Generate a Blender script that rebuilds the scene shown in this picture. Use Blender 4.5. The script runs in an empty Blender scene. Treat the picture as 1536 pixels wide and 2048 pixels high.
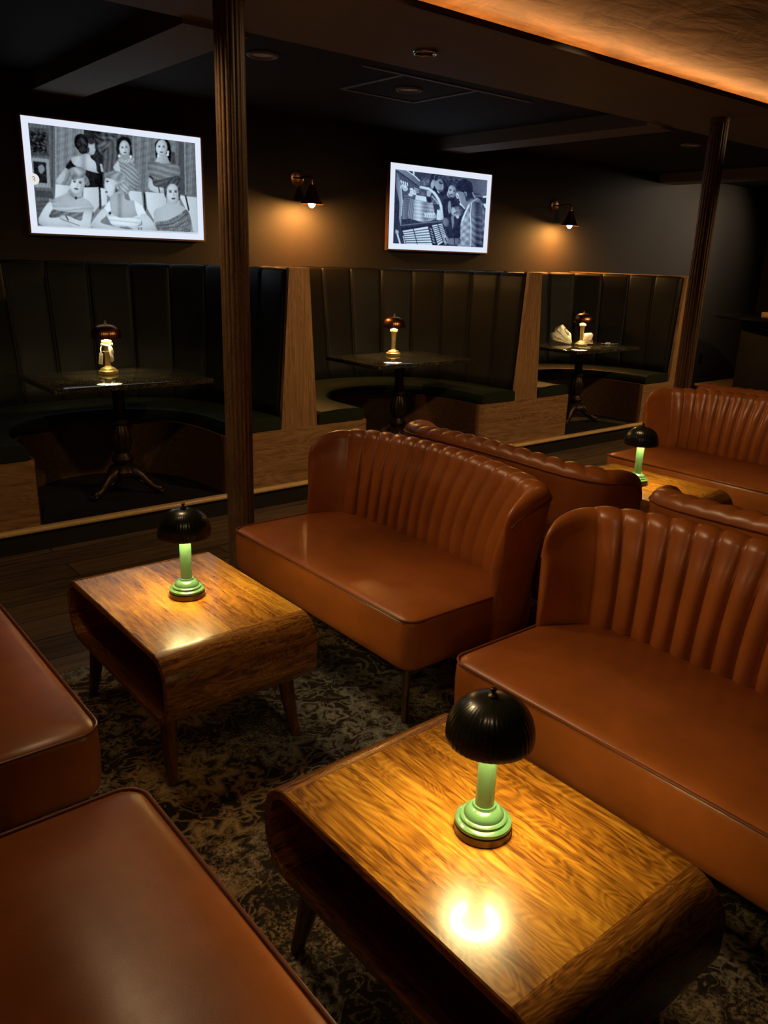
import bpy, bmesh, math, random
import numpy as np
from mathutils import Vector, Matrix
random.seed(7)
C = bpy.context.scene.collection
PI = math.pi
sc = bpy.context.scene

# ------------------------------------------------------------------ helpers
def link_mesh(name, verts, faces, mat, parent=None, smooth=True, loc=None):
    me = bpy.data.meshes.new(name)
    me.from_pydata([tuple(v) for v in verts], [], faces)
    me.update()
    bm = bmesh.new(); bm.from_mesh(me)
    bmesh.ops.recalc_face_normals(bm, faces=bm.faces)
    bm.to_mesh(me); bm.free()
    return link_me(name, me, mat, parent, smooth, loc)

def link_me(name, me, mat, parent=None, smooth=True, loc=None):
    o = bpy.data.objects.new(name, me); C.objects.link(o)
    for m in (mat if isinstance(mat, (list, tuple)) else [mat]):
        me.materials.append(m)
    if smooth == 'auto':
        for p in me.polygons: p.use_smooth = True
        me.set_sharp_from_angle(angle=math.radians(35))
    else:
        for p in me.polygons: p.use_smooth = bool(smooth)
    if parent: o.parent = parent
    if loc: o.location = loc
    return o

def link_bm(name, bm, mat, parent=None, smooth='auto', loc=None):
    me = bpy.data.meshes.new(name)
    bmesh.ops.recalc_face_normals(bm, faces=bm.faces)
    bm.to_mesh(me); bm.free()
    return link_me(name, me, mat, parent, smooth, loc)

def thing(name, label, cat, loc=(0, 0, 0), rz=0, group=None):
    o = bpy.data.objects.new(name, None); C.objects.link(o)
    o.empty_display_size = .1
    o.location = loc; o.rotation_euler = (0, 0, rz)
    return tag(o, label, cat, group)

def tag(o, label, cat, group=None):
    o['label'] = label; o['category'] = cat
    if group: o['group'] = group
    return o

def struct(o):
    o['kind'] = 'structure'; return o

def dup(root, loc, rz, label=None, group=None):
    r = root.copy(); C.objects.link(r); r.location = loc; r.rotation_euler = (0, 0, rz)
    if label: r['label'] = label
    if group: r['group'] = group
    def rec(src, dst):
        for ch in list(src.children):
            c = ch.copy(); C.objects.link(c); c.parent = dst
            rec(ch, c)
    rec(root, r)
    return r

def bm_box(bm, x0, x1, y0, y1, z0, z1, bevel=0, seg=2):
    r = bmesh.ops.create_cube(bm, size=1)
    vs = r['verts']
    for v in vs:
        v.co = Vector((x0 + (v.co.x + .5) * (x1 - x0), y0 + (v.co.y + .5) * (y1 - y0), z0 + (v.co.z + .5) * (z1 - z0)))
    if bevel:
        es = list({e for v in vs for e in v.link_edges})
        bmesh.ops.bevel(bm, geom=es, offset=bevel, segments=seg, profile=.5, affect='EDGES')

def box(name, x0, x1, y0, y1, z0, z1, mat, parent=None, bevel=0, seg=2):
    bm = bmesh.new(); bm_box(bm, x0, x1, y0, y1, z0, z1, bevel, seg)
    return link_bm(name, bm, mat, parent)

def lathe_data(prof, seg=48, rib=None, closed=False):
    V = []; F = []; n = len(prof)
    for j in range(seg):
        a = 2 * PI * j / seg
        for (r, z) in prof:
            k = 1 + (rib(a, r, z) if rib else 0)
            V.append((r * k * math.cos(a), r * k * math.sin(a), z))
    for j in range(seg):
        k = (j + 1) % seg
        for i in range(n if closed else n - 1):
            i2 = (i + 1) % n
            F.append((j * n + i, k * n + i, k * n + i2, j * n + i2))
    return V, F

def lathe(name, prof, mat, parent=None, seg=48, rib=None, closed=False, smooth='auto', loc=None):
    V, F = lathe_data(prof, seg, rib, closed)
    bm = bmesh.new()
    vs = [bm.verts.new(v) for v in V]
    for f in F: bm.faces.new([vs[i] for i in f])
    bmesh.ops.remove_doubles(bm, verts=bm.verts, dist=1e-5)
    return link_bm(name, bm, mat, parent, smooth, loc)

def tube_data(pts, rad, seg=8, closed=False):
    pts = [Vector(p) for p in pts]; n = len(pts)
    rads = rad if isinstance(rad, (list, tuple)) else [rad] * n
    V = []; F = []; up = None
    for i, p in enumerate(pts):
        if closed: t = pts[(i + 1) % n] - pts[i - 1]
        else: t = pts[min(i + 1, n - 1)] - pts[max(i - 1, 0)]
        t.normalize()
        if up is None:
            up = Vector((0, 0, 1)) if abs(t.z) < .9 else Vector((1, 0, 0))
        a = t.cross(up).normalized(); b = a.cross(t).normalized(); up = b
        for j in range(seg):
            w = 2 * PI * j / seg
            V.append(p + (a * math.cos(w) + b * math.sin(w)) * rads[i])
    for i in range(n if closed else n - 1):
        i2 = (i + 1) % n
        for j in range(seg):
            k = (j + 1) % seg
            F.append((i * seg + j, i * seg + k, i2 * seg + k, i2 * seg + j))
    if not closed:
        F.append(tuple(range(seg))); F.append(tuple((n - 1) * seg + j for j in range(seg)))
    return V, F

def tube(name, pts, rad, mat, parent=None, seg=8, closed=False):
    V, F = tube_data(pts, rad, seg, closed)
    return link_mesh(name, V, F, mat, parent, 'auto')

def merge(parts):
    V = []; F = []
    for v, f in parts:
        o = len(V); V += list(v); F += [tuple(i + o for i in g) for g in f]
    return V, F

def loft(loops, cap=True, closed_rows=False):
    n = len(loops[0]); V = [p for l in loops for p in l]; F = []
    m = len(loops)
    for i in range(m if closed_rows else m - 1):
        i2 = (i + 1) % m
        for j in range(n):
            k = (j + 1) % n
            F.append((i * n + j, i * n + k, i2 * n + k, i2 * n + j))
    if cap and not closed_rows:
        F.append(tuple(range(n))); F.append(tuple((m - 1) * n + j for j in range(n)))
    return V, F

def resample(P, N):
    P = np.array(P, float)
    d = np.r_[0, np.cumsum(np.linalg.norm(np.diff(P, axis=0), axis=1))]
    s = np.linspace(0, d[-1], N) if np.isscalar(N) else np.asarray(N) * d[-1]
    return np.stack([np.interp(s, d, P[:, k]) for k in range(P.shape[1])], 1)

def spline(P, N=200):
    """Catmull-Rom through open control points"""
    P = np.array(P, float); n = len(P)
    Q = np.vstack([2 * P[0] - P[1], P, 2 * P[-1] - P[-2]]); out = []
    for i in range(n - 1):
        p0, p1, p2, p3 = Q[i:i + 4]
        for t in np.linspace(0, 1, max(4, N // (n - 1)), endpoint=False):
            out.append(.5 * (2 * p1 + (p2 - p0) * t + (2 * p0 - 5 * p1 + 4 * p2 - p3) * t * t + (3 * p1 - p0 - 3 * p2 + p3) * t ** 3))
    out.append(P[-1]); return np.array(out)

def normals2(P):
    T = np.gradient(P, axis=0); T /= np.linalg.norm(T, axis=1)[:, None] + 1e-9
    return np.stack([-T[:, 1], T[:, 0]], 1)

# ------------------------------------------------------------------ materials
class NT:
    def __init__(s, name):
        s.m = bpy.data.materials.new(name); s.m.use_nodes = True
        s.t = s.m.node_tree; s.t.nodes.clear()
        s.out = s.n('ShaderNodeOutputMaterial')
    def n(s, typ, **kw):
        nd = s.t.nodes.new(typ)
        for k, v in kw.items():
            if k.startswith('i_'):
                key = k[2:].replace('_', ' ')
                nd.inputs[int(key) if key.isdigit() else key].default_value = v
            else: setattr(nd, k, v)
        return nd
    def l(s, a, b): s.t.links.new(a, b)
    def math(s, op, a, b=None, c=None):
        nd = s.n('ShaderNodeMath', operation=op)
        for i, v in enumerate((a, b, c)):
            if v is None: continue
            if isinstance(v, (int, float)): nd.inputs[i].default_value = v
            else: s.l(v, nd.inputs[i])
        return nd.outputs[0]
    def ramp(s, fac, stops):
        nd = s.n('ShaderNodeValToRGB'); e = nd.color_ramp.elements
        while len(e) < len(stops): e.new(.5)
        for el, (p, c) in zip(e, stops):
            el.position = p; el.color = (*c, 1) if len(c) == 3 else c
        s.l(fac, nd.inputs[0]); return nd.outputs[0]
    def mix(s, fac, a, b, mode='MIX'):
        nd = s.n('ShaderNodeMix', data_type='RGBA', blend_type=mode)
        for sock, v in ((nd.inputs[0], fac), (nd.inputs[6], a), (nd.inputs[7], b)):
            if isinstance(v, (int, float)): sock.default_value = v
            elif isinstance(v, tuple): sock.default_value = (*v, 1) if len(v) == 3 else v
            else: s.l(v, sock)
        return nd.outputs[2]
    def coords(s, scale=(1, 1, 1), rnd=0.0):
        tc = s.n('ShaderNodeTexCoord'); mp = s.n('ShaderNodeMapping'); mp.inputs['Scale'].default_value = scale
        s.l(tc.outputs['Object'], mp.inputs[0])
        if rnd:
            oi = s.n('ShaderNodeObjectInfo'); 
            v = s.math('MULTIPLY', oi.outputs['Random'], rnd)
            cb = s.n('ShaderNodeCombineXYZ')
            for i in range(3): s.l(v, cb.inputs[i])
            s.l(cb.outputs[0], mp.inputs['Location'])
        return mp.outputs[0]
    def noise(s, vec, scale, detail=4, rough=.5, dist=0):
        nd = s.n('ShaderNodeTexNoise'); nd.inputs['Scale'].default_value = scale
        nd.inputs['Detail'].default_value = detail; nd.inputs['Roughness'].default_value = rough
        nd.inputs['Distortion'].default_value = dist; s.l(vec, nd.inputs['Vector']); return nd.outputs['Fac']
    def bsdf(s, color, rough=.5, metal=0, spec=.5, bump=None, bstr=.1, bdist=.01, coat=0, coat_r=.1, **kw):
        b = s.n('ShaderNodeBsdfPrincipled')
        def put(name, v):
            if isinstance(v, tuple): b.inputs[name].default_value = (*v, 1) if len(v) == 3 else v
            elif isinstance(v, (int, float)): b.inputs[name].default_value = v
            else: s.l(v, b.inputs[name])
        put('Base Color', color); put('Roughness', rough); put('Metallic', metal); put('Specular IOR Level', spec)
        put('Coat Weight', coat); put('Coat Roughness', coat_r)
        for k, v in kw.items(): put(k.replace('_', ' '), v)
        if bump is not None:
            bp = s.n('ShaderNodeBump'); bp.inputs['Strength'].default_value = bstr; bp.inputs['Distance'].default_value = bdist
            s.l(bump, bp.inputs['Height']); s.l(bp.outputs[0], b.inputs['Normal'])
        s.l(b.outputs[0], s.out.inputs[0]); return s.m

def plain(name, color, rough=.5, metal=0, spec=.5, coat=0, var=.25, vscale=14, bstr=0):
    t = NT(name); v = t.noise(t.coords(), vscale, 5, .6)
    d = tuple(c * (1 - var) for c in color); l = tuple(min(1, c * (1 + var)) for c in color)
    col = t.ramp(v, [(.3, d), (.7, l)])
    return t.bsdf(col, rough, metal, spec, bump=(v if bstr else None), bstr=bstr, coat=coat)

def emit(name, color, strength):
    t = NT(name); e = t.n('ShaderNodeEmission'); e.inputs[0].default_value = (*color, 1); e.inputs[1].default_value = strength
    t.l(e.outputs[0], t.out.inputs[0]); return t.m

def leather(name, color, rough=.36, spec=.5):
    t = NT(name); c = t.coords(rnd=9)
    v = t.noise(c, 5, 4, .6); g = t.noise(c, 420, 2, .5); w = t.noise(c, 22, 4, .6)
    d = tuple(x * .8 for x in color); l = tuple(x * 1.15 for x in color)
    col = t.ramp(v, [(.3, d), (.7, l)])
    r = t.math('ADD', t.math('MULTIPLY', w, .12), rough - .06)
    h = t.math('ADD', t.math('MULTIPLY', g, .3), t.math('MULTIPLY', w, .5))
    return t.bsdf(col, r, 0, spec, bump=h, bstr=.12, bdist=.004)

def board_wood(name, along='x', planks=0, tones=((.09, .026, .004), (.34, .135, .018), (.60, .30, .05)), rough=.24, fig=1.0, coat=.0, stretch=1.0):
    """furniture wood, grain running along one local axis, optional glued staves"""
    t = NT(name); tc = t.n('ShaderNodeTexCoord'); sp = t.n('ShaderNodeSeparateXYZ'); t.l(tc.outputs['Object'], sp.inputs[0])
    ax = {'x': 0, 'y': 1, 'z': 2}; a = sp.outputs[ax[along]]
    o = [sp.outputs[i] for i in range(3) if i != ax[along]]
    oi = t.n('ShaderNodeObjectInfo'); rnd = t.math('MULTIPLY', oi.outputs['Random'], 13.7)
    cross = o[0]
    if planks:
        pid = t.math('FLOOR', t.math('DIVIDE', t.math('ADD', cross, 5.013), planks))
        wn = t.n('ShaderNodeTexWhiteNoise', noise_dimensions='1D'); t.l(t.math('ADD', pid, rnd), wn.inputs['W'])
        prand = wn.outputs['Value']
    else: prand = oi.outputs['Random']
    sh = t.math('MULTIPLY', prand, 17.0)
    def vec(kc, ka):
        cb = t.n('ShaderNodeCombineXYZ')
        t.l(t.math('ADD', t.math('MULTIPLY', cross, kc), sh), cb.inputs[0])
        t.l(t.math('ADD', t.math('MULTIPLY', a, ka * stretch), rnd), cb.inputs[1])
        t.l(t.math('MULTIPLY', o[1], kc * .6), cb.inputs[2]); return cb.outputs[0]
    big = t.noise(vec(5.5, 1.5), 1.6, 3, .5, 1.2 * fig)
    rings = t.math('ADD', t.math('MULTIPLY', t.math('SINE', t.math('MULTIPLY', big, 150)), .5), .5)
    fine = t.noise(vec(170, 7), 1.0, 4, .65, .2)
    med = t.noise(vec(55, 5), 1.3, 5, .6, .8 * fig)
    f = t.math('ADD', t.math('ADD', t.math('MULTIPLY', rings, .12), t.math('MULTIPLY', fine, .34)), t.math('MULTIPLY', med, .56))
    if planks: f = t.math('ADD', f, t.math('MULTIPLY', t.math('SUBTRACT', prand, .5), .16))
    col = t.ramp(f, [(.34, tones[0]), (.51, tones[1]), (.68, tones[2])])
    if planks:
        fr = t.math('FRACT', t.math('DIVIDE', t.math('ADD', cross, 5.013), planks))
        line = t.math('LESS_THAN', t.math('MINIMUM', fr, t.math('SUBTRACT', 1.0, fr)), .012)
        col = t.mix(t.math('MULTIPLY', line, .6), col, tones[0])
    r = t.math('ADD', t.math('MULTIPLY', fine, .14), rough - .07)
    return t.bsdf(col, r, 0, .5, bump=fine, bstr=.06, bdist=.002, coat=coat, coat_r=.09)

LEATHER = leather('tan_leather', (.39, .108, .020), .34)
LEATHER_DARK = leather('tan_leather_piping', (.20, .05, .014), .42)
GREEN_VINYL = leather('dark_green_vinyl', (.0075, .0068, .0035), .50, .22)
GREEN_SEAT = leather('dark_green_seat_vinyl', (.015, .021, .009), .42, .35)
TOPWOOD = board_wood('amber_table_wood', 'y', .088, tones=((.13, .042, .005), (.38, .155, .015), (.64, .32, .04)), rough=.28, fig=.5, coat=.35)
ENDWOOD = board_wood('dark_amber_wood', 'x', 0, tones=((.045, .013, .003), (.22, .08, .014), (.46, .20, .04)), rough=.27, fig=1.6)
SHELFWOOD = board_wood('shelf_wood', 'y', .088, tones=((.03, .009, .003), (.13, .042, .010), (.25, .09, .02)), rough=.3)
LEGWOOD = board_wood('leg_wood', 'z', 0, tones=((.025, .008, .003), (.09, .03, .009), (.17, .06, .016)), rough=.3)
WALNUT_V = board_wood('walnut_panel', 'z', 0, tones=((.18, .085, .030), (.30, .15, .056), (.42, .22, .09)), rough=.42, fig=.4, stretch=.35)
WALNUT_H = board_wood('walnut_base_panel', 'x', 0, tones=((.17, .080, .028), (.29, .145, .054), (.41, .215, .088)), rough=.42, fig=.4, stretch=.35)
WALNUT_SHADED = board_wood('inner_base_walnut_shaded', 'x', 0, tones=((.05, .022, .009), (.09, .042, .017), (.13, .064, .026)), rough=.45, fig=.5)  # same walnut in darker tones, shade below the seats put into the colour
NOSING = board_wood('brass_nosing_wood', 'x', 0, tones=((.60, .36, .13), (.74, .47, .18), (.82, .56, .24)), rough=.3, fig=.3)
POSTWOOD = board_wood('fluted_post_wood', 'z', 0, tones=((.09, .046, .02), (.15, .08, .036), (.22, .125, .055)), rough=.45, fig=.4)
BRASS = plain('brass', (.66, .46, .17), .3, .55, var=.15)
LEGBRASS = plain('antique_brass_leg', (.30, .19, .08), .34, 1.0, var=.25)
BRONZE = plain('copper_bronze', (.42, .17, .07), .28, 1.0, var=.3)
COPPER = plain('brushed_copper', (.62, .30, .13), .32, 1.0, var=.3, vscale=40)
IRON = plain('dark_bronze_iron', (.045, .025, .014), .38, .7, var=.4, vscale=40)
MINT = plain('mint_green_enamel', (.095, .22, .105), .2, 0, var=.06, coat=.4)
SHADE = plain('dark_olive_enamel', (.016, .017, .007), .27, 0, spec=.7, var=.2, coat=.15)
SHADE_IN = plain('shade_inside', (.55, .55, .48), .5)
DARKBASE = plain('aged_bronze_base', (.10, .065, .025), .35, .8)
CREAM = plain('cream_paper', (.80, .72, .50), .7, var=.12, vscale=60)
RIBBON = plain('white_ribbon', (.85, .80, .65), .5, var=.06)
KEYMETAL = plain('nickel_keys', (.85, .80, .74), .25, .6, var=.1)
STEEL = plain('polished_steel', (.75, .72, .68), .15, 1.0, var=.1)
BLACKMETAL = plain('black_metal', (.012, .010, .008), .4, .4)
DARKTRIM = plain('dark_kick', (.012, .009, .006), .6)
WALL = plain('dark_brown_wall', (.060, .046, .033), .75, spec=.25, var=.06, vscale=90, bstr=.05)
CEIL = plain('dark_ceiling', (.028, .023, .019), .8, spec=.2, var=.08, vscale=30)
SOFFIT = plain('dark_soffit', (.23, .19, .155), .7, spec=.25, var=.06, vscale=30)
PLATFORM = plain('platform_dark_floor', (.012, .008, .006), .55, var=.3)
WHITETRIM = plain('white_fixture', (.85, .85, .85), .5, var=.03)
GREYTRIM = plain('grey_lens', (.30, .28, .27), .6, var=.03)
TVFRAME = board_wood('tv_frame_wood', 'x', 0, tones=((.20, .09, .03), (.30, .14, .05), (.40, .19, .07)), rough=.4, fig=.3)

def granite():
    t = NT('black_speckled_stone'); c = t.coords()
    a = t.noise(c, 160, 3, .7); b = t.noise(c, 9, 3, .6)
    f = t.math('ADD', a, t.math('MULTIPLY', t.math('SUBTRACT', b, .5), .25))
    col = t.ramp(f, [(.42, (.012, .011, .007)), (.58, (.05, .043, .025)), (.70, (.30, .25, .15))])
    r = t.math('ADD', .04, t.math('MULTIPLY', a, .08))
    return t.bsdf(col, r, 0, .5)
STONE = granite()

def floor_mat():
    t = NT('dark_plank_floor'); c = t.coords()
    br = t.n('ShaderNodeTexBrick'); t.l(c, br.inputs['Vector'])
    br.offset = .37; br.inputs['Scale'].default_value = 1
    br.inputs['Brick Width'].default_value = 1.2; br.inputs['Row Height'].default_value = .2
    br.inputs['Mortar Size'].default_value = .004; br.inputs['Mortar Smooth'].default_value = .2; br.inputs['Bias'].default_value = 0
    br.inputs['Color1'].default_value = (.0, .0, .0, 1); br.inputs['Color2'].default_value = (1, 1, 1, 1); br.inputs['Mortar'].default_value = (.5, .5, .5, 1)
    g = t.noise(t.coords((2.2, 26, 1)), 1.5, 5, .65, .6)
    f = t.math('ADD', t.math('MULTIPLY', g, .8), t.math('MULTIPLY', br.outputs['Color'], .2))
    col = t.ramp(f, [(.3, (.045, .027, .013)), (.5, (.11, .066, .032)), (.75, (.20, .12, .06))])
    col = t.mix(t.math('MULTIPLY', br.outputs['Fac'], .85), col, (.006, .004, .003))
    return t.bsdf(col, t.math('ADD', .36, t.math('MULTIPLY', g, .2)), 0, .45, bump=t.math('SUBTRACT', g, br.outputs['Fac']), bstr=.2, bdist=.004)

def rug_mat():
    t = NT('distressed_floral_rug'); tc = t.n('ShaderNodeTexCoord')
    base = tc.outputs['Object']
    nz = t.n('ShaderNodeTexNoise'); nz.inputs['Scale'].default_value = 7; nz.inputs['Detail'].default_value = 3; t.l(base, nz.inputs['Vector'])
    wv = t.n('ShaderNodeVectorMath', operation='MULTIPLY_ADD'); t.l(nz.outputs['Color'], wv.inputs[0])
    wv.inputs[1].default_value = (.10, .10, 0); t.l(base, wv.inputs[2]); warped = wv.outputs[0]
    def flower(scale, petals, r0, warp):
        v = t.n('ShaderNodeTexVoronoi'); v.voronoi_dimensions = '2D'; v.inputs['Scale'].default_value = scale; v.inputs['Randomness'].default_value = .75
        src = warped if warp else base
        t.l(src, v.inputs['Vector'])
        sub = t.n('ShaderNodeVectorMath', operation='SUBTRACT'); t.l(src, sub.inputs[0]); t.l(v.outputs['Position'], sub.inputs[1])
        s = t.n('ShaderNodeSeparateXYZ'); t.l(sub.outputs[0], s.inputs[0])
        ang = t.math('ARCTAN2', s.outputs[1], s.outputs[0])
        d = t.math('SQRT', t.math('ADD', t.math('MULTIPLY', s.outputs[0], s.outputs[0]), t.math('MULTIPLY', s.outputs[1], s.outputs[1])))
        pet = t.math('ADD', 1.0, t.math('MULTIPLY', t.math('SINE', t.math('MULTIPLY', ang, petals)), .22))
        q = t.math('DIVIDE', d, t.math('MULTIPLY', pet, r0))
        ring = t.math('ADD', .5, t.math('MULTIPLY', t.math('SINE', t.math('MULTIPLY', q, 9.0)), .5))
        fade = t.math('SUBTRACT', 1.0, t.math('SMOOTH_MIN', q, 1.35, .1)); 
        inside = t.math('LESS_THAN', q, 1.25)
        return t.math('MULTIPLY', ring, inside), q
    f1, q1 = flower(2.6, 8, .11, False)
    f2, q2 = flower(7.5, 5, .042, True)
    # scrolling vines: thin iso-lines of a warped field
    n2 = t.noise(warped, 5.2, 2, .5, 1.6)
    vine = t.math('SUBTRACT', 1.0, t.math('MULTIPLY', t.math('ABSOLUTE', t.math('SUBTRACT', t.math('FRACT', t.math('MULTIPLY', n2, 7.0)), .5)), 5.0))
    vine = t.math('MAXIMUM', vine, 0)
    n3 = t.noise(warped, 15, 3, .6, 2.2)
    leaf = t.math('GREATER_THAN', n3, .575)
    pat = t.math('MAXIMUM', t.math('MAXIMUM', f1, t.math('MULTIPLY', f2, .85)), t.math('MAXIMUM', t.math('MULTIPLY', vine, .75), t.math('MULTIPLY', leaf, .55)))
    worn = t.noise(base, 120, 4, .75); patch = t.noise(base, 2.6, 3, .6)
    w = t.ramp(t.math('ADD', t.math('MULTIPLY', worn, .75), t.math('MULTIPLY', patch, .55)), [(.52, (0, 0, 0)), (.68, (1, 1, 1))])
    fac = t.math('MULTIPLY', pat, w)
    tone = t.ramp(t.noise(base, 1.7, 2, .5), [(.42, (.30, .30, .25)), (.58, (.52, .34, .15))])
    ground = t.ramp(worn, [(.3, (.014, .011, .008)), (.7, (.05, .038, .026))])
    col = t.mix(fac, ground, tone)
    return t.bsdf(col, .9, 0, .1, bump=t.math('ADD', worn, t.math('MULTIPLY', fac, .4)), bstr=.5, bdist=.004)

def gold_ceiling():
    t = NT('gold_clouded_ceiling'); c = t.coords((1, 1, 1))
    a = t.noise(c, 2.2, 4, .55, 1.8); b = t.noise(t.coords((1.5, 7, 1)), 2.0, 3, .5, 1.2)
    f = t.math('ADD', t.math('MULTIPLY', a, .7), t.math('MULTIPLY', b, .35))
    col = t.ramp(f, [(.35, (.10, .06, .018)), (.55, (.26, .15, .05)), (.75, (.42, .26, .10))])
    return t.bsdf(col, .42, .35, .5, bump=f, bstr=.35, bdist=.03)
FLOOR = floor_mat(); RUG = rug_mat(); GOLD = gold_ceiling()

# ------------------------------------------------------------------ setting
XL, XR, YB, YW, ZC = -3.2, 11.5, -3.0, 5.72, 2.58
struct(box('floor', XL, XR, YB, YW, -.1, 0, FLOOR))
struct(box('wall_back', XL, XR, YW, YW + .1, 0, 2.9, WALL))
struct(box('wall_right', XR, XR + .1, YB, YW, 0, 2.9, WALL))
struct(box('wall_left', XL - .1, XL, YB, YW, 0, 2.9, WALL))
struct(box('wall_front', XL, XR, YB - .1, YB, 0, 2.9, WALL))
# ceiling over the booths, soffit with its cove, gold ceiling over the lounge
SY0, SY1, SZ = 2.74, 3.56, 2.50
struct(box('ceiling', XL, XR, SY1, YW, ZC, ZC + .1, CEIL))
bm = bmesh.new()
bm_box(bm, XL, XR, SY0, SY1, SZ, SZ + .012); bm_box(bm, XL, XR, SY0, SY0 + .025, SZ + .012, SZ + .028); bm_box(bm, XL, XR, SY1 - .02, SY1, SZ + .012, 2.9)
struct(link_bm('trim_1', bm, SOFFIT))
struct(box('ceiling_2', XL, XR, YB, SY1 - .02, 2.70, 2.8, GOLD))
for i, x in enumerate((1.76, 5.20, 8.72)):
    struct(box('trim_%d' % (i + 2), x, x + .32, SY1, YW, 2.48, ZC, SOFFIT))
struct(box('baseboard_back', 7.40, XR, YW - .015, YW, 0, .12, WALL))

def led_strip(x0, x1, y0, y1, z, mat):
    o = tag(box('led_strip', x0, x1, y0, y1, z, z + .006, mat), 'amber light strip hidden behind the lip of the ceiling soffit', 'light strip')
    return o
LED = emit('amber_led', (1.0, .42, .13), 34)
led_strip(XL + .2, XR - .2, SY0 + .46, SY0 + .48, SZ + .09, LED)
struct(box('trim_6', XL + .2, XR - .2, SY0 + .45, SY0 + .49, SZ + .012, SZ + .089, SOFFIT))

# ceiling tile grid with its white downlight lens
def grid_bar(bm, x0, x1, y0, y1): bm_box(bm, x0, x1, y0, y1, ZC - .006, ZC)
bm = bmesh.new(); gx0, gx1, gy0, gy1 = 3.36, 3.97, 3.985, 4.60
grid_bar(bm, gx0 - .3, gx1 + .5, gy0 - .012, gy0 + .012); grid_bar(bm, gx0 - .012, gx0 + .012, gy0, gy1)
grid_bar(bm, gx1 - .012, gx1 + .012, gy0, gy1); grid_bar(bm, gx0, gx1, gy1 - .012, gy1 + .012)
struct(link_bm('trim_5', bm, GREYTRIM))

def downlight(x, y, z, r, label, ring=False):
    t = thing('downlight', label, 'ceiling light', (x, y, z), 0, 'round recessed ceiling lights')
    lathe('trim_ring', [(r * .72, 0), (r * .72, -.006), (r * .77, -.012), (r * .85, -.014), (r * .93, -.012), (r, -.005), (r, 0)], STEEL if ring else GREYTRIM, t, 32, closed=True, smooth=True)
    lathe('lens', [(0, -.003), (r * .73, -.003), (r * .73, 0), (0, 0)], BLACKMETAL if ring else WHITETRIM, t, 32)
    return t
downlight(3.66, 4.29, ZC, .088, 'round grey ceiling downlight inside the visible ceiling tile')
downlight(2.53, 4.19, ZC, .088, 'round grey ceiling downlight beside the left fluted post')
downlight(6.85, 4.22, ZC, .088, 'round dim ceiling downlight beside the right fluted post')
downlight(2.85, 3.232, SZ, .062, 'small white ring downlight with dark centre in the soffit', True)

# ------------------------------------------------------------------ fluted posts
def post(x, y, z1, label, k):
    t = thing('fluted_post', label, 'post', (x, y, 0), 0, 'fluted posts under the soffit')
    N = 160; fl = 18; R = .060; P = []
    for j in range(N):
        a = 2 * PI * j / N; g = abs(math.sin(a * fl / 2))
        P.append(((R - .006 * (1 - g ** .6) * 1.0) * math.cos(a), (R - .006 * (1 - g ** .6)) * math.sin(a)))
    loops = [[(px, py, z) for px, py in P] for z in (0.10, z1 - .03)]
    V, F = loft(loops); link_mesh('shaft', V, F, POSTWOOD, t, 'auto')
    lathe('foot_collar', [(0, 0), (.085, 0), (.085, .06), (.07, .10), (0, .10)], POSTWOOD, t, 32)
    lathe('top_collar', [(0, z1 - .03), (.066, z1 - .03), (.066, z1), (0, z1)], POSTWOOD, t, 32)
post(1.735, 3.12, SZ, 'dark fluted post on the left between the two televisions and the near sofa', 0)
post(5.37, 3.12, SZ, 'dark fluted post on the right in front of the far booth end', 1)

# ------------------------------------------------------------------ platform
PZ = .13; PY = 4.255
t = thing('booth_platform', 'low dark platform with a pale wood nosing that carries the booths', 'platform', (0, PY, 0))
t['kind'] = 'structure'
box('deck', XL + .02, 7.42, .02, YW - PY - .001, 0, PZ - .004, PLATFORM, t)
box('kick_face', XL + .02, 7.42, .012, .02, 0, PZ - .025, DARKTRIM, t)
bm = bmesh.new(); bm_box(bm, XL + .02, 7.42, -.008, .045, PZ - .024, PZ + .002, .010, 3)
link_bm('nosing', bm, NOSING, t)

# ------------------------------------------------------------------ booths
BF = 4.29     # front plane of seats and partitions
DIV = (.63, 2.83, 5.03, 7.23)
BX = (1.73, 3.93, 6.13)
def u_curve(a, b, n, y0, ys, N=200):
    P = [(-a, y0)]
    for k in np.linspace(0, 1, 160):
        th = PI - PI * k; c, s = math.cos(th), math.sin(th)
        P.append((a * math.copysign(abs(c) ** (2 / n), c), ys + b * abs(s) ** (2 / n)))
    P.append((a, y0)); return resample(P, N)

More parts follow.
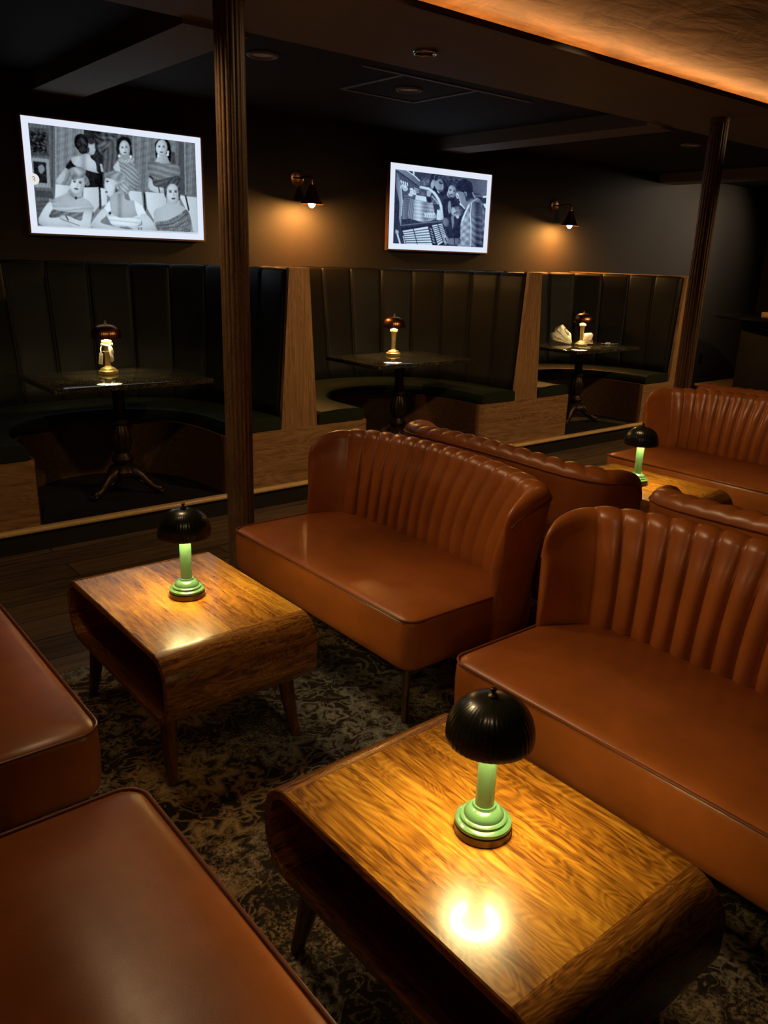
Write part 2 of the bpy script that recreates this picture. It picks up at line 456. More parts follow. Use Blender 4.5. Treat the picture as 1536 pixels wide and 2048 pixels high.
def make_booth(x, label):
    t = thing('booth_bench', label, 'booth', (x, BF, PZ), 0, 'dark green booths along the back wall')
    nch = 14; PH = (0, .025, .06, .13, .3, .5, .7, .87, .94, .975); per = len(PH); N = nch * per + 1
    SS = [(k + q) / nch for k in range(nch) for q in PH] + [1.0]
    yw = YW - BF
    top = u_curve(1.022, yw - .20 - .09, 2.25, .034, .20, SS)
    bot = u_curve(.955, yw - .20 - .22, 2.25, .034, .20, SS)
    nt = normals2(top)       # points outwards or inwards: fix so it points to the inside
    c = np.array([0, .2])
    if np.sum((c - top[N // 2]) * nt[N // 2]) < 0: nt = -nt
    z0, z1 = .40, 1.335
    loops = []
    for i in range(N):
        ph = PH[i % per] if i < N - 1 else 0
        b = .013 * min(1, min(ph, 1 - ph) / .06) ** .5 + .008 * math.sin(PI * ph)
        L = []
        for h in np.linspace(0, 1, 8):
            p = bot[i] * (1 - h) + top[i] * h + nt[i] * b
            L.append((p[0], p[1], z0 + (z1 - .02 - z0) * h))
        for th in (35, 65, 90, 130):
            a = math.radians(th); r = .032
            p = top[i] + nt[i] * (b * (1 - th / 180) - r + r * math.cos(a))
            L.append((p[0], p[1], z1 - .02 + (.02 + b * .5) * math.sin(a)))
        for h in (1, 0):
            p = top[i] * h + bot[i] * (1 - h) - nt[i] * .062
            L.append((p[0], p[1], z0 + (z1 - .03 - z0) * h))
        loops.append(L)
    V, F = loft(loops); link_mesh('channel_back', V, F, GREEN_VINYL, t, True)
    # seat cushion
    M = 70
    ic = u_curve(.585, .60, 2.1, -.01, .22, M); oc = u_curve(.955, yw - .20 - .20, 2.25, -.01, .20, M)
    loops = []
    for i in range(M):
        I, O = ic[i], oc[i]; d = (O - I) / np.linalg.norm(O - I); w = np.linalg.norm(O - I)
        L = []
        for q, z in ((0.0, .366), (-.006, .385), (-.008, .41), (.004, .435), (.03, .447), (w * .5, .455), (w - .02, .447), (w, .43), (w, .366)):
            p = I + d * q; L.append((p[0], p[1], z))
        loops.append(L)
    V, F = loft(loops); link_mesh('seat_cushion', V, F, GREEN_SEAT, t, 'auto')
    # inner curved base board
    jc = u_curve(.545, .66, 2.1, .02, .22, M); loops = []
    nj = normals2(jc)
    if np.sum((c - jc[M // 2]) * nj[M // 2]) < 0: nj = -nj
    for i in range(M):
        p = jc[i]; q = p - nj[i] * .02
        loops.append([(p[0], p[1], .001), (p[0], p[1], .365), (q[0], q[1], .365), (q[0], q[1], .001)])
    V, F = loft(loops); link_mesh('curved_base', V, F, WALNUT_SHADED, t, 'auto')
    # ledge between the curved back and the wall
    V = []; F = []
    for i in range(N):
        p = top[i] - nt[i] * .055
        dx = nt[i]
        V.append((p[0], p[1], z1 - .035)); V.append((p[0], p[1], z1 - .05))
    outl = []
    for i in range(N):
        p = top[i]; k = i / (N - 1)
        if k < .25: q = (-1.02, .036 + (yw - .046) * (k / .25))
        elif k > .75: q = (1.02, .036 + (yw - .046) * ((1 - k) / .25))
        else: q = (-1.02 + 2.04 * (k - .25) / .5, yw - .01)
        outl.append(q)
    o0 = len(V)
    for q in outl: V.append((q[0], q[1], z1 - .035)); V.append((q[0], q[1], z1 - .05))
    for i in range(N - 1):
        F += [(2 * i, 2 * i + 2, o0 + 2 * i + 2, o0 + 2 * i), (2 * i + 1, 2 * i + 3, o0 + 2 * i + 3, o0 + 2 * i + 1),
              (o0 + 2 * i, o0 + 2 * i + 2, o0 + 2 * i + 3, o0 + 2 * i + 1)]
    link_mesh('top_ledge', V, F, DARKTRIM, t, False)
    return t
b0 = make_booth(BX[0], 'dark green channel-back booth on the left under the larger-looking television, behind the left fluted post')
dup(b0, (BX[1], BF, PZ), 0, 'dark green channel-back booth in the middle of the row under the right-hand television')
dup(b0, (BX[2], BF, PZ), 0, 'dark green channel-back booth at the far right end of the row, nearest the right post')

def partition(x, label, left=True, right=True):
    t = thing('booth_divider', label, 'partition', (x, BF, PZ), 0, 'walnut booth partitions')
    yw = YW - BF - .004
    x0b, x0t = (-.138, -.0735) if left else (.05, .05)
    x1b, x1t = (.138, .0735) if right else (.066, .062)
    if not right: x0b, x0t = -.100, -.036
    V = []; F = []
    zt = 1.352
    th = .03
    for y in (0, th):
        V += [(x0b, y, .3625), (x1b, y, .3625), (x1t, y, zt), (x0t, y, zt)]
    F = [(0, 1, 2, 3), (7, 6, 5, 4), (0, 4, 5, 1), (1, 5, 6, 2), (2, 6, 7, 3), (3, 7, 4, 0)]
    link_mesh('tapered_panel', V, F, WALNUT_V, t, False)
    box('rear_board', (-.012 if right else .02), (.012 if right else .062), th + .001, yw, .001, zt - (.012 if right else 0), WALNUT_H if not right else DARKTRIM, t)
    return t
partition(DIV[0], 'walnut booth partition outside the left edge beside the left booth')
partition(DIV[1], 'tapered walnut partition between the left and middle booths, above the near sofa')
partition(DIV[2], 'tapered walnut partition between the middle and far booths')
partition(DIV[3], 'narrow walnut end panel closing the far booth beside the right post', True, False)
def front_board(x, w0, w1, label):
    o = box('front_board', w0, w1, -.008, .018, .001, .362, WALNUT_H); o.location = (x, BF, PZ)
    tag(o, label, 'board', 'walnut boards along the booth fronts')
front_board(DIV[0], -.542, .542, 'walnut front board under the left arm of the left booth, cut by the photo edge')
front_board(DIV[1], -.542, .542, 'walnut front board below the tapered divider behind the near sofa')
front_board(DIV[2], -.542, .542, 'walnut front board below the divider between the middle and far booths')
front_board(DIV[3], -.542, .066, 'short walnut front board at the right end of the booth row')

# ------------------------------------------------------------------ booth tables
def make_booth_table(x, y, label):
    t = thing('booth_table', label, 'table', (x, y, PZ), 0, 'dark stone booth tables')
    zt = .71
    bm = bmesh.new(); bm_box(bm, -.465, .465, -.32, .32, zt - .03, zt, .006, 2)
    link_bm('table_top', bm, STONE, t)
    prof = [(0, .10), (.05, .10), (.085, .115), (.09, .14), (.075, .165), (.05, .18), (.062, .20), (.066, .215), (.05, .235), (.04, .25),
            (.052, .28), (.062, .32), (.06, .36), (.048, .40), (.04, .42), (.052, .432), (.052, .45), (.036, .465), (.034, .56), (.036, .62), (.05, .64), (.09, .655), (.10, .679), (0, .679)]
    ped = lathe('pedestal', prof, IRON, t, 40, rib=lambda a, r, z: (.06 * math.cos(a * 12) if .27 < z < .41 else (.05 * math.cos(a * 9) if z < .17 else 0)))
    for k, a in enumerate((200, 322, 81)):
        a = math.radians(a); d = Vector((math.cos(a), math.sin(a), 0))
        pts = []; rad = []
        for r, z, w in ((.03, .135, .045), (.07, .13, .042), (.11, .10, .034), (.145, .065, .027), (.18, .04, .024), (.205, .03, .028), (.225, .022, .022), (.238, .018, .012)):
            pts.append(d * r + Vector((0, 0, z))); rad.append(w)
        V, F = tube_data(pts, rad, 10)
        parts = [(V, F)]
        s = d.cross(Vector((0, 0, 1)))
        for q in (-1, 0, 1):      # claw toes
            parts.append(tube_data([d * .20 + s * q * .012 + Vector((0, 0, .025)), d * .235 + s * q * .02 + Vector((0, 0, .018)), d * .25 + s * q * .022 + Vector((0, 0, .006))], [.012, .011, .004], 6))
        parts.append(tube_data([d * .09 + s * .028 + Vector((0, 0, .09)), d * .12 + s * .03 + Vector((0, 0, .075)), d * .13 + s * .02 + Vector((0, 0, .06))], [.008, .010, .006], 6))
        parts.append(tube_data([d * .09 - s * .028 + Vector((0, 0, .09)), d * .12 - s * .03 + Vector((0, 0, .075)), d * .13 - s * .02 + Vector((0, 0, .06))], [.008, .010, .006], 6))
        V, F = merge(parts)
        V = [(v[0], v[1], max(v[2], .001)) for v in V]
        link_mesh('claw_foot', V, F, IRON, ped, True)
    return t
TY = 4.665
bt = make_booth_table(1.79, TY, 'dark stone table on an ornate claw-foot pedestal in the left booth')
dup(bt, (3.985, TY, PZ), 0, 'dark stone pedestal table in the middle booth under a bare brass lamp')
dup(bt, (6.18, TY, PZ), 0, 'dark stone pedestal table in the far booth holding crumpled napkins and keys')

# ------------------------------------------------------------------ table lamps
def dome_prof(R, h, z0):
    P = []
    for k in range(15):
        a = k / 14 * PI / 2
        P.append((R * math.cos(a) ** .82 if k < 14 else .0, z0 + .012 + (h - .012) * math.sin(a)))
    P = [(R * .985, z0), (R, z0 + .004)] + P
    inner = [(max(r - .003, 0), z - .004) for r, z in reversed(P[2:])] + [(R * .955, z0)]
    return P, inner

LAMPGLOW = emit('warm_lamp_led', (1.0, .75, .31), 145)
LAMPGLOW2 = emit('warm_booth_lamp_led', (1.0, .78, .42), 105)
def make_lamp(kind, label, loc, group):
    t = thing('table_lamp', label, 'lamp', loc, 0, group)
    green = kind == 'green'
    if green:
        lathe('base_band', [(0, 0), (.056, 0), (.058, .002), (.058, .017), (.056, .019), (0, .019)], DARKBASE, t, 64)
        lathe('base', [(0, .019), (.055, .0192), (.0575, .021), (.0565, .027), (.052, .030), (.0475, .031), (.047, .036), (.0435, .039), (.040, .0395), (.0395, .043), (.036, .050), (.030, .055), (.0245, .0575), (.0225, .061), (.0225, .063), (0, .063)], MINT, t, 64)
        lathe('stem', [(0, .062), (.0192, .062), (.0192, .19), (.0205, .214), (.0235, .222), (.0235, .2245), (0, .2245)], MINT, t, 40)
        m_s = SHADE
    else:
        lathe('base', [(0, 0), (.056, 0), (.058, .004), (.056, .018), (.050, .022), (.046, .024), (.044, .030), (.036, .036), (.026, .040), (.018, .046), (.0165, .052), (0, .052)], BRASS, t, 48)
        lathe('stem', [(0, .05), (.0150, .05), (.0155, .10), (.018, .15), (.0215, .176), (0, .176)], BRASS, t, 40)
        lathe('collar', [(0, .176), (.027, .176), (.030, .180), (.030, .194), (.026, .198), (0, .198)], MINT if green else BRASS, t, 40)
        m_s = BRONZE
    z0 = .212
    P, I = dome_prof(.086, .092 if green else .080, z0)
    n = 44
    rib = lambda a, r, z: .010 * abs(math.sin(a * n / 2)) * (1 if z < z0 + .075 else 0.3)
    sh = lathe('lamp_shade', P, m_s, t, n * 6, rib=rib, smooth=True)
    lathe('shade_lining', I, SHADE_IN, sh, 48, smooth=True)
    zt = z0 + (.092 if green else .080)
    lathe('finial', [(0, zt - .002), (.009, zt - .001), (.010, zt + .003), (.004, zt + .006), (.0035, zt + .010), (.006, zt + .013), (.006, zt + .017), (0, zt + .02)], DARKBASE if green else BRASS, sh, 24)
    zl = z0 + .022
    lathe('light_ring', [(.032, zl - .004), (.052, zl - .004), (.052, zl), (.032, zl)], LAMPGLOW if green else LAMPGLOW2, sh, 40, closed=True)
    lathe('lamp_neck', [(.012, .20), (.012, zt - .01)], SHADE_IN, t, 16)
    return t
g = make_lamp('green', 'mint green lamp with dark dome shade on the nearest coffee table', (1.030, .897, .4582), 'mint green table lamps')
dup(g, (1.073, 2.307, .4582), .6, 'mint green lamp with dark dome shade on the coffee table left of the near sofa')
dup(g, (3.632, 2.295, .4582), .9, 'mint green lamp with dark dome shade on the far coffee table behind the sofa backs')
TZ = PZ + .71
b = make_lamp('brass', 'bare brass mushroom lamp alone on the middle booth table', (4.03, 4.80, TZ + .0005), 'brass booth lamps')
dup(b, (1.79, 4.79, TZ + .0005), .4, 'brass mushroom lamp tied with a white ribbon on the left booth table')
dup(b, (6.16, 4.65, TZ + .0005), .8, 'brass mushroom lamp standing in front of crumpled napkins on the far booth table')

# ribbon and tag on the left booth lamp
lx, ly = 1.79, 4.79
t = thing('gift_tag', 'cream tag hanging on a white ribbon tied round the left booth lamp', 'tag', (lx, ly, TZ))
vx = Vector((.77, -.64, 0)); vy = Vector((.64, .77, 0))     # screen-right and away
pts = [vx * (.030 * math.cos(a)) + vy * (.030 * math.sin(a)) + Vector((0, 0, .172 + .004 * math.sin(2 * a))) for a in np.linspace(0, 2 * PI, 24, endpoint=False)]
tube('ribbon_loop', pts, .0055, RIBBON, t, 8, True)
pts = [vx * (.0235 * math.cos(a)) + vy * (.0235 * math.sin(a)) + Vector((0, 0, .133)) for a in np.linspace(0, 2 * PI, 24, endpoint=False)]
tube('cord', pts, .0025, RIBBON, t, 6, True)
f = lambda a, b2, z: vx * a - vy * b2 + Vector((0, 0, z))
parts = [tube_data([f(.026, .02, .172), f(.034, .022, .15), f(.036, .022, .125), f(.030, .022, .105)], [.006, .010, .011, .004], 8),
         tube_data([f(.022, .024, .17), f(.026, .026, .14), f(.034, .026, .11), f(.036, .026, .085), f(.030, .026, .072)], [.006, .008, .011, .012, .003], 8),
         tube_data([f(.026, .02, .174), f(.040, .02, .178), f(.044, .02, .170)], [.006, .009, .003], 8)]
V, F = merge(parts); link_mesh('ribbon_tails', V, F, RIBBON, t, True)
tube('string', [f(-.024, .018, .168), f(-.030, .024, .15), f(-.027, .028, .128)], .0035, RIBBON, t, 6)
V = []
for q in (0, .002):
    for a, z in ((-.036, .128), (-.014, .123), (-.022, .058), (-.046, .062)): V.append(f(a, .030 + q, z))
ptag = link_mesh('paper_tag', V, [(0, 1, 2, 3), (7, 6, 5, 4), (0, 4, 5, 1), (1, 5, 6, 2), (2, 6, 7, 3), (3, 7, 4, 0)], CREAM, t, False)
V = []; F = []
for k in range(5):
    z = .108 - k * .009; a0 = -.031 - k * .0011
    for a, dz in ((a0, 0), (a0 + .007 - (k % 2) * .002, -.001), (a0 + .007 - (k % 2) * .002, -.005), (a0, -.004)): V.append(f(a, .0323, z + dz))
    F.append(tuple(range(4 * k, 4 * k + 4)))
link_mesh('tag_print', V, F, DARKTRIM, ptag, False)

# napkins and keys on the far booth table
def napkin_mat():
    t = NT('printed_napkin'); c = t.coords()
    a = t.noise(c, 70, 2, .5, 2.0); b = t.noise(c, 14, 2, .5, 1.0)
    col = t.ramp(a, [(.54, (.92, .85, .62)), (.62, (.50, .36, .18))]); col2 = t.mix(t.ramp(b, [(.58, (0, 0, 0)), (.64, (1, 1, 1))]), col, (.50, .16, .06))
    return t.bsdf(col2, .7, 0, .3)
NAP = napkin_mat()
def napkin(name, label, cx, cy, fan, mat):
    # pleated sheet gathered at the foot and fanned out upwards
    V = []; F = []; n = len(fan); R = 7
    for i, (a, h, off) in enumerate(fan):
        for k in range(R):
            q = k / (R - 1)
            rad = .012 + (h - .012) * q
            p = vx * (math.sin(a) * rad) + Vector((0, 0, .003 + max(0, math.cos(a)) * rad)) + vy * (off * q + .010 * math.sin(k * 2 + i) * q)
            V.append(p)
    for i in range(n - 1):
        for k in range(R - 1): F.append((i * R + k, (i + 1) * R + k, (i + 1) * R + k + 1, i * R + k + 1))
    o = link_mesh(name, V, F, mat, None, True); o.location = (cx, cy, TZ + .002)
    sd = o.modifiers.new('thick', 'SOLIDIFY'); sd.thickness = .0015
    return o
R_ = math.radians
o = napkin('napkin', 'printed cream napkin fanned open on the left of the far booth lamp', 6.13, 4.73,
    [(R_(-84), .17, .03), (R_(-76), .20, -.02), (R_(-66), .225, .03), (R_(-57), .205, -.02), (R_(-48), .215, .03), (R_(-38), .215, -.02), (R_(-28), .20, .03), (R_(-20), .13, .0), (R_(-8), .10, .02)], NAP)
tag(o, o.name and 'printed cream napkin fanned open on the left of the far booth lamp', 'napkin', 'crumpled napkins')
o = napkin('napkin', '', 6.19, 4.70,
    [(R_(18), .10, .0), (R_(30), .12, .03), (R_(44), .155, -.02), (R_(56), .165, .03), (R_(66), .125, -.02), (R_(74), .14, .03), (R_(84), .135, .0)], NAP)
tag(o, 'smaller crumpled cream napkin on the right of the far booth lamp', 'napkin', 'crumpled napkins')
t = thing('key_bunch', 'bunch of shiny keys on the far booth table right of the napkins', 'keys', (6.55, 4.63, TZ))
tube('key_ring', [(.022 * math.cos(a), .022 * math.sin(a), .008 + .006 * math.sin(a)) for a in np.linspace(0, 2 * PI, 20, endpoint=False)], .003, KEYMETAL, t, 6, True)
for k, (a, L, z) in enumerate(((200, .060, .004), (160, .055, .007), (330, .075, .004), (20, .05, .010), (260, .05, .006))):
    a = R_(a); d = Vector((math.cos(a), math.sin(a), 0)); s = Vector((-d.y, d.x, 0))
    bm = bmesh.new()
    pts = [d * (.022 + L * q) + s * w for q, w in ((0, -.009), (.25, -.011), (.4, -.004), (1, -.004), (1, .004), (.8, .006), (.7, .004), (.55, .006), (.4, .004), (.25, .011), (0, .009))]
    vs = [bm.verts.new((p.x, p.y, z)) for p in pts]; fc = bm.faces.new(vs)
    r = bmesh.ops.extrude_face_region(bm, geom=[fc])
    for v in [e for e in r['geom'] if isinstance(e, bmesh.types.BMVert)]: v.co.z += .003
    link_bm('key', bm, KEYMETAL, t)

# ------------------------------------------------------------------ wall sconces
BULB = emit('warm_bulb', (1.0, .50, .13), 950)
def sconce(x, z, label):
    t = thing('wall_sconce', label, 'wall lamp', (x, YW, z), 0, 'copper cone wall sconces')
    o = lathe('back_plate', [(0, .0), (.062, .0), (.062, .012), (.055, .018), (.02, .022), (0, .022)], COPPER, t, 40)
    o.rotation_euler = (PI / 2, 0, 0); o.location = (0, -.001, 0)
    tube('arm', [(0, -.02, -.0), (0, -.08, .002), (0, -.20, .004), (0, -.215, .0), (0, -.22, -.015)], .006, IRON, t, 10)
    bm_parts = [tube_data([(-.045, -.026, 0), (.045, -.026, 0)], .005, 8)]
    V, F = merge(bm_parts); link_mesh('mount_bar', V, F, IRON, t, True)
    lathe('socket', [(0, -.012), (.010, -.012), (.013, -.02), (.013, -.04), (.018, -.045), (.018, -.062), (.012, -.065), (0, -.065)], BRONZE, t, 24, loc=(0, -.22, 0))
    lathe('cone_shade', [(.017, -.058), (.026, -.062), (.030, -.072), (.045, -.11), (.070, -.175), (.088, -.195), (.092, -.198), (.090, -.200), (.068, -.178), (.042, -.112), (.027, -.074), (.017, -.064)], BRONZE, t, 48, closed=True, loc=(0, -.22, 0))
    lathe('bulb', [(0, -.225), (.012, -.222), (.024, -.208), (.029, -.19), (.026, -.17), (.016, -.145), (.011, -.12), (.011, -.07)], BULB, t, 24, loc=(0, -.22, 0))
    return t
s1 = sconce(3.744, 2.135, 'copper cone sconce on the wall between the two televisions')
dup(s1, (6.90, YW, 2.125), 0, 'copper cone sconce on the wall right of the right-hand television')

# ------------------------------------------------------------------ sofas
def make_sofa(label, loc, rz):
    """local x: 0 at the seat front, growing to the rear; local y along the seat"""
    t = thing('leather_sofa', label, 'sofa', loc, rz, 'tan leather lounge sofas')
    hl = .585
    # seat: rounded slab
    def outline(ins, r=.055):
        P = []
        x0, x1, y0, y1 = ins, .60, -hl + ins, hl - ins
        for cx, cy, a0 in ((x0 + r, y1 - r, 90), (x0 + r, y0 + r, 180)):
            for k in range(9):
                a = R_(a0 + 90 * k / 8); P.append((cx + r * math.cos(a), cy + r * math.sin(a)))
        for y in np.linspace(y0, y1, 9): P.append((x1, y))
        return P
    loops = []
    for ins, z in ((.030, .235), (.012, .238), (.004, .25), (0, .275), (-.002, .36), (0, .405), (.004, .418), (.012, .425), (.035, .431), (.09, .437), (.18, .441)):
        loops.append([(x, y, z) for x, y in outline(ins, max(.02, .055 - ins * .3))])
    V, F = loft(loops); seat = link_mesh('seat', V, F, LEATHER, t, True)
    pp = [(x, y, .4235) for x, y in outline(.002)[:18]]
    pp = [(.42, hl - .002, .4235)] + pp + [(.42, -hl + .002, .4235)]
    tube('seat_piping', pp, .0042, LEATHER_DARK, seat, 8)
    # back shell
    nch, per = 14, 10
    def sym(h): return np.array([(x, y) for x, y in h] + [(x, -y) for x, y in reversed(h[:-1])])
    ib = spline(sym([(.385, .580), (.44, .556), (.497, .50), (.532, .42), (.548, .30), (.552, .15), (.552, 0)]), 240)
    it = spline(sym([(.405, .592), (.475, .580), (.560, .54), (.612, .455), (.636, .33), (.645, .16), (.647, 0)]), 240)
    ot = spline(sym([(.415, .612), (.52, .630), (.64, .605), (.705, .50), (.730, .35), (.738, .17), (.740, 0)]), 240)
    ob = spline(sym([(.400, .592), (.48, .586), (.58, .555), (.635, .46), (.660, .32), (.668, .16), (.670, 0)]), 240)
    # parameters: end panels smooth, channels between
    e = .135
    S = list(np.linspace(0, e, 22, endpoint=False)) + list(np.linspace(e, 1 - e, nch * per + 1)) + list(np.linspace(1 - e, 1, 22))[1:]
    S = np.array(S)
    IB, IT, OT, OB = (resample(c, S) for c in (ib, it, ot, ob))
    loops = []
    for i, s in enumerate(S):
        if e <= s <= 1 - e:
            ph = ((s - e) / (1 - 2 * e) * nch) % 1.0
            bl = .026 * (max(0, math.sin(PI * ph)) ** .65)
        else: bl = .012 * math.sin(PI * min(1, min(s, 1 - s) / e)) ** .5 if 0 < s < 1 else 0
        d = min(s, 1 - s)
        arc = min(1, d / .115)
        zt = .69 + .095 * math.sqrt(max(0, 1 - (1 - arc) ** 2)) + .028 * math.sin(PI * s) ** 1.5
        inw = OT[i] - IT[i]; inw = inw / np.linalg.norm(inw)
        tipk = min(1, d / .012)          # tip thickness closes round
        mid_t = (IT[i] + OT[i]) / 2; mid_b = (IB[i] + OB[i]) / 2
        tk = .35 + .65 * math.sqrt(max(0, 1 - (1 - tipk) ** 2))
        It = mid_t + (IT[i] - mid_t) * tk; Ot = mid_t + (OT[i] - mid_t) * tk
        Ib = IB[i]; Ob = OB[i] if d > .02 else mid_b + (OB[i] - mid_b) * tk
        L = []
        zb = .395; zr = zt - .045
        for h in np.linspace(0, 1, 9):
            k = h ** 1.25
            bulge = .016 * math.sin(PI * h)
            p = Ib * (1 - k) + It * k - inw * (bl * (.35 + .65 * min(1, (1 - h) * 5 + .25)) * min(1, .3 + h * 4) + bulge)
            L.append((p[0], p[1], zb + (zr - zb) * h))
        w = np.linalg.norm(Ot - It)
        for th in (25, 50, 75, 100, 125, 150, 175):
            a = R_(th); q = (1 - math.cos(a)) / 2
            p = It * (1 - q) + Ot * q - inw * bl * .5 * (1 - q)
            L.append((p[0], p[1], zr + (.045 + bl * .35) * math.sin(a) * (1 if q < .8 else 1)))
        for h in (.96, .75, .5, .25, 0):
            p = Ob * (1 - h) + Ot * h
            L.append((p[0], p[1], .17 + (zr - .17) * h))
        p = Ob * .5 + Ib * .5; L.append((p[0], p[1], .17))
        loops.append(L)
    V, F = loft(loops); bk = link_mesh('channelled_back', V, F, LEATHER, t, True)
    # piping along the rear rim
    pp = []
    for i in range(0, len(S), 2):
        l = loops[i]; p = Vector(l[15]); pp.append(p)
    tube('back_piping', pp, .004, LEATHER_DARK, bk, 6)
    for x, y in ((.075, -.50), (.075, .50), (.60, -.42), (.60, .42)):
        sx = -.012 if x < .3 else .02
        V, F = tube_data([(x, y, .245 if x < .3 else .18), (x + sx, y * 1.02, .008)], [.0155, .011], 14)
        link_mesh('leg', V, F, LEGBRASS, t, 'auto')
    return t
CYa, CYb = 2.335, .925
GRP = 'tan leather lounge sofas'
sofa = make_sofa('tan leather channel-back sofa facing left, behind the coffee table in the middle of the room', (1.575, CYa, 0), R_(-1.2) * 0)
dup(sofa, (1.525, CYb, 0), 0, 'nearest tan leather channel-back sofa on the right, beside the nearest table')
dup(sofa, (.575, CYa - .005, 0), PI, 'tan leather sofa cut by the left edge, facing the middle coffee table')
dup(sofa, (.560, CYb - .01, 0), PI, 'tan leather sofa seat in the bottom left corner facing the nearest table')
dup(sofa, (3.20, CYa, 0), PI, 'tan leather sofa seen from behind, back to back with the middle sofa')
dup(sofa, (3.16, CYb, 0), PI, 'tan leather sofa back rising behind the nearest sofa, facing away at the right edge')
dup(sofa, (4.19, CYa - .02, 0), 0, 'far tan leather sofa at the right edge behind the far green lamp')
dup(sofa, (5.83, CYa - .03, 0), PI, 'farthest tan leather sofa showing only its top edge, at the right margin')

# ------------------------------------------------------------------ coffee tables
def make_coffee_table(label, loc):
    t = thing('coffee_table', label, 'coffee table', loc, 0, 'rounded amber wood coffee tables')
    hw, hl, z0, z1, r, th = .258, .406, .232, .458, .085, .024
    def arc(cy, cz, rr, a0, a1, n=10): return [(cy + rr * math.cos(R_(a)), cz + rr * math.sin(R_(a))) for a in np.linspace(a0, a1, n)]
    def strip(name, outer, inner, mat):
        ring = outer + list(reversed(inner)); bev = .003
        loops = []
        for x, s in ((-hw, bev), (-hw + bev, 0), (hw - bev, 0), (hw, bev)):
            cy = sum(p[0] for p in ring) / len(ring)
            n = len(outer); L = []
            for k in range(n):
                (a, b), (c, d) = outer[k], inner[k]
                q = s / th; L.append((x, a + (c - a) * q, b + (d - b) * q))
            for k in reversed(range(n)):
                (a, b), (c, d) = outer[k], inner[k]
                q = s / th; L.append((x, c + (a - c) * q, d + (b - d) * q))
            loops.append(L)
        V, F = loft(loops, cap=False)
        n = len(outer); m = 2 * n
        for base in (0, 3 * m):
            for k in range(n - 1): F.append((base + k, base + k + 1, base + m - 2 - k, base + m - 1 - k))
        return link_mesh(name, V, F, mat, t, 'auto')
    yf = hl - r
    ys = np.linspace(-yf, yf, 14)
    strip('top_panel', [(y, z1) for y in ys], [(y, z1 - th) for y in ys], TOPWOOD)
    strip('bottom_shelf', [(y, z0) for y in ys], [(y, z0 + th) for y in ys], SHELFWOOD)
    for s in (1, -1):
        O = arc(yf, z1 - r, r, 90, 0) + arc(yf, z0 + r, r, 0, -90)
        I = arc(yf, z1 - r, r - th, 90, 0) + arc(yf, z0 + r, r - th, 0, -90)
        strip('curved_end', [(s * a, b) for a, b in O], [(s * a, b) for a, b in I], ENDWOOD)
    for sx in (-1, 1):
        for sy in (-1, 1):
            V, F = tube_data([(sx * .205, sy * .285, .238), (sx * .213, sy * .305, .12), (sx * .222, sy * .33, .011)], [.028, .022, .0155], 18)
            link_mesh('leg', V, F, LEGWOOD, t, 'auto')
    return t
ct = make_coffee_table('nearest amber wood coffee table with rounded ends, in the right foreground', (1.028, .907, 0))
dup(ct, (1.066, 2.310, 0), 0, 'rounded amber wood coffee table in the middle left, beside the middle sofa')
dup(ct, (3.66, 2.30, 0), 0, 'far amber wood coffee table half hidden behind the sofa backs')

# ------------------------------------------------------------------ rug
bm = bmesh.new(); bm_box(bm, -1.2, 6.4, -1.2, 2.86, .0, .006, .002, 2)
tag(link_bm('area_rug', bm, RUG), 'dark distressed floral rug under the sofas and coffee tables', 'rug')

# ------------------------------------------------------------------ far right corner
t = thing('bar_table', 'dark round high table at the far right edge with a wooden box on it', 'bar table', (9.38, 4.44, 0))
lathe('table_top', [(0, 1.02), (.60, 1.02), (.62, 1.03), (.62, 1.05), (.60, 1.055), (0, 1.055)], BLACKMETAL, t, 48)
box('pedestal', -.22, .3, -.25, .25, .05, 1.02, DARKTRIM, t, .01)
box('foot', -.3, .35, -.3, .3, 0, .05, DARKTRIM, t, .01)
t = thing('wooden_box', 'tan wooden caddy with a metal handle on the high table at the right edge', 'box', (9.24, 4.32, 1.056))
bm = bmesh.new(); bm_box(bm, -.17, .3, -.12, .12, 0, .055, .006)
tray = link_bm('tray', bm, NOSING, t)
tube('handle', [(.0, 0, .055), (.0, 0, .085), (.02, 0, .092), (.16, 0, .092), (.18, 0, .085), (.18, 0, .055)], .006, STEEL, tray, 8)
t = thing('wooden_step', 'low pale wooden step on the floor near the far right wall', 'step', (10.3, 5.15, 0))
box('tread', -.55, .7, -.25, .35, .10, .13, NOSING, t, .005); box('riser', -.53, .68, -.23, .35, 0, .10, DARKTRIM, t)
o = thing('wall_outlet', 'small dark outlet plate low on the far right of the back wall', 'outlet', (10.2, YW, .40))
box('plate', -.035, .035, -.008, -.0005, -.06, .06, BLACKMETAL, o, .003)
for z in (-.022, .022): box('socket', -.014, .014, -.011, -.008, z - .012, z + .012, DARKTRIM, o)

# ------------------------------------------------------------------ pictures on the screens
def homography(quad):
    A = []; B = []
    for (u, v), (x, y) in zip(((0, 0), (1, 0), (1, 1), (0, 1)), quad):
        A += [[u, v, 1, 0, 0, 0, -u * x, -v * x], [0, 0, 0, u, v, 1, -u * y, -v * y]]; B += [x, y]
    return np.append(np.linalg.solve(np.array(A, float), np.array(B, float)), 1).reshape(3, 3)

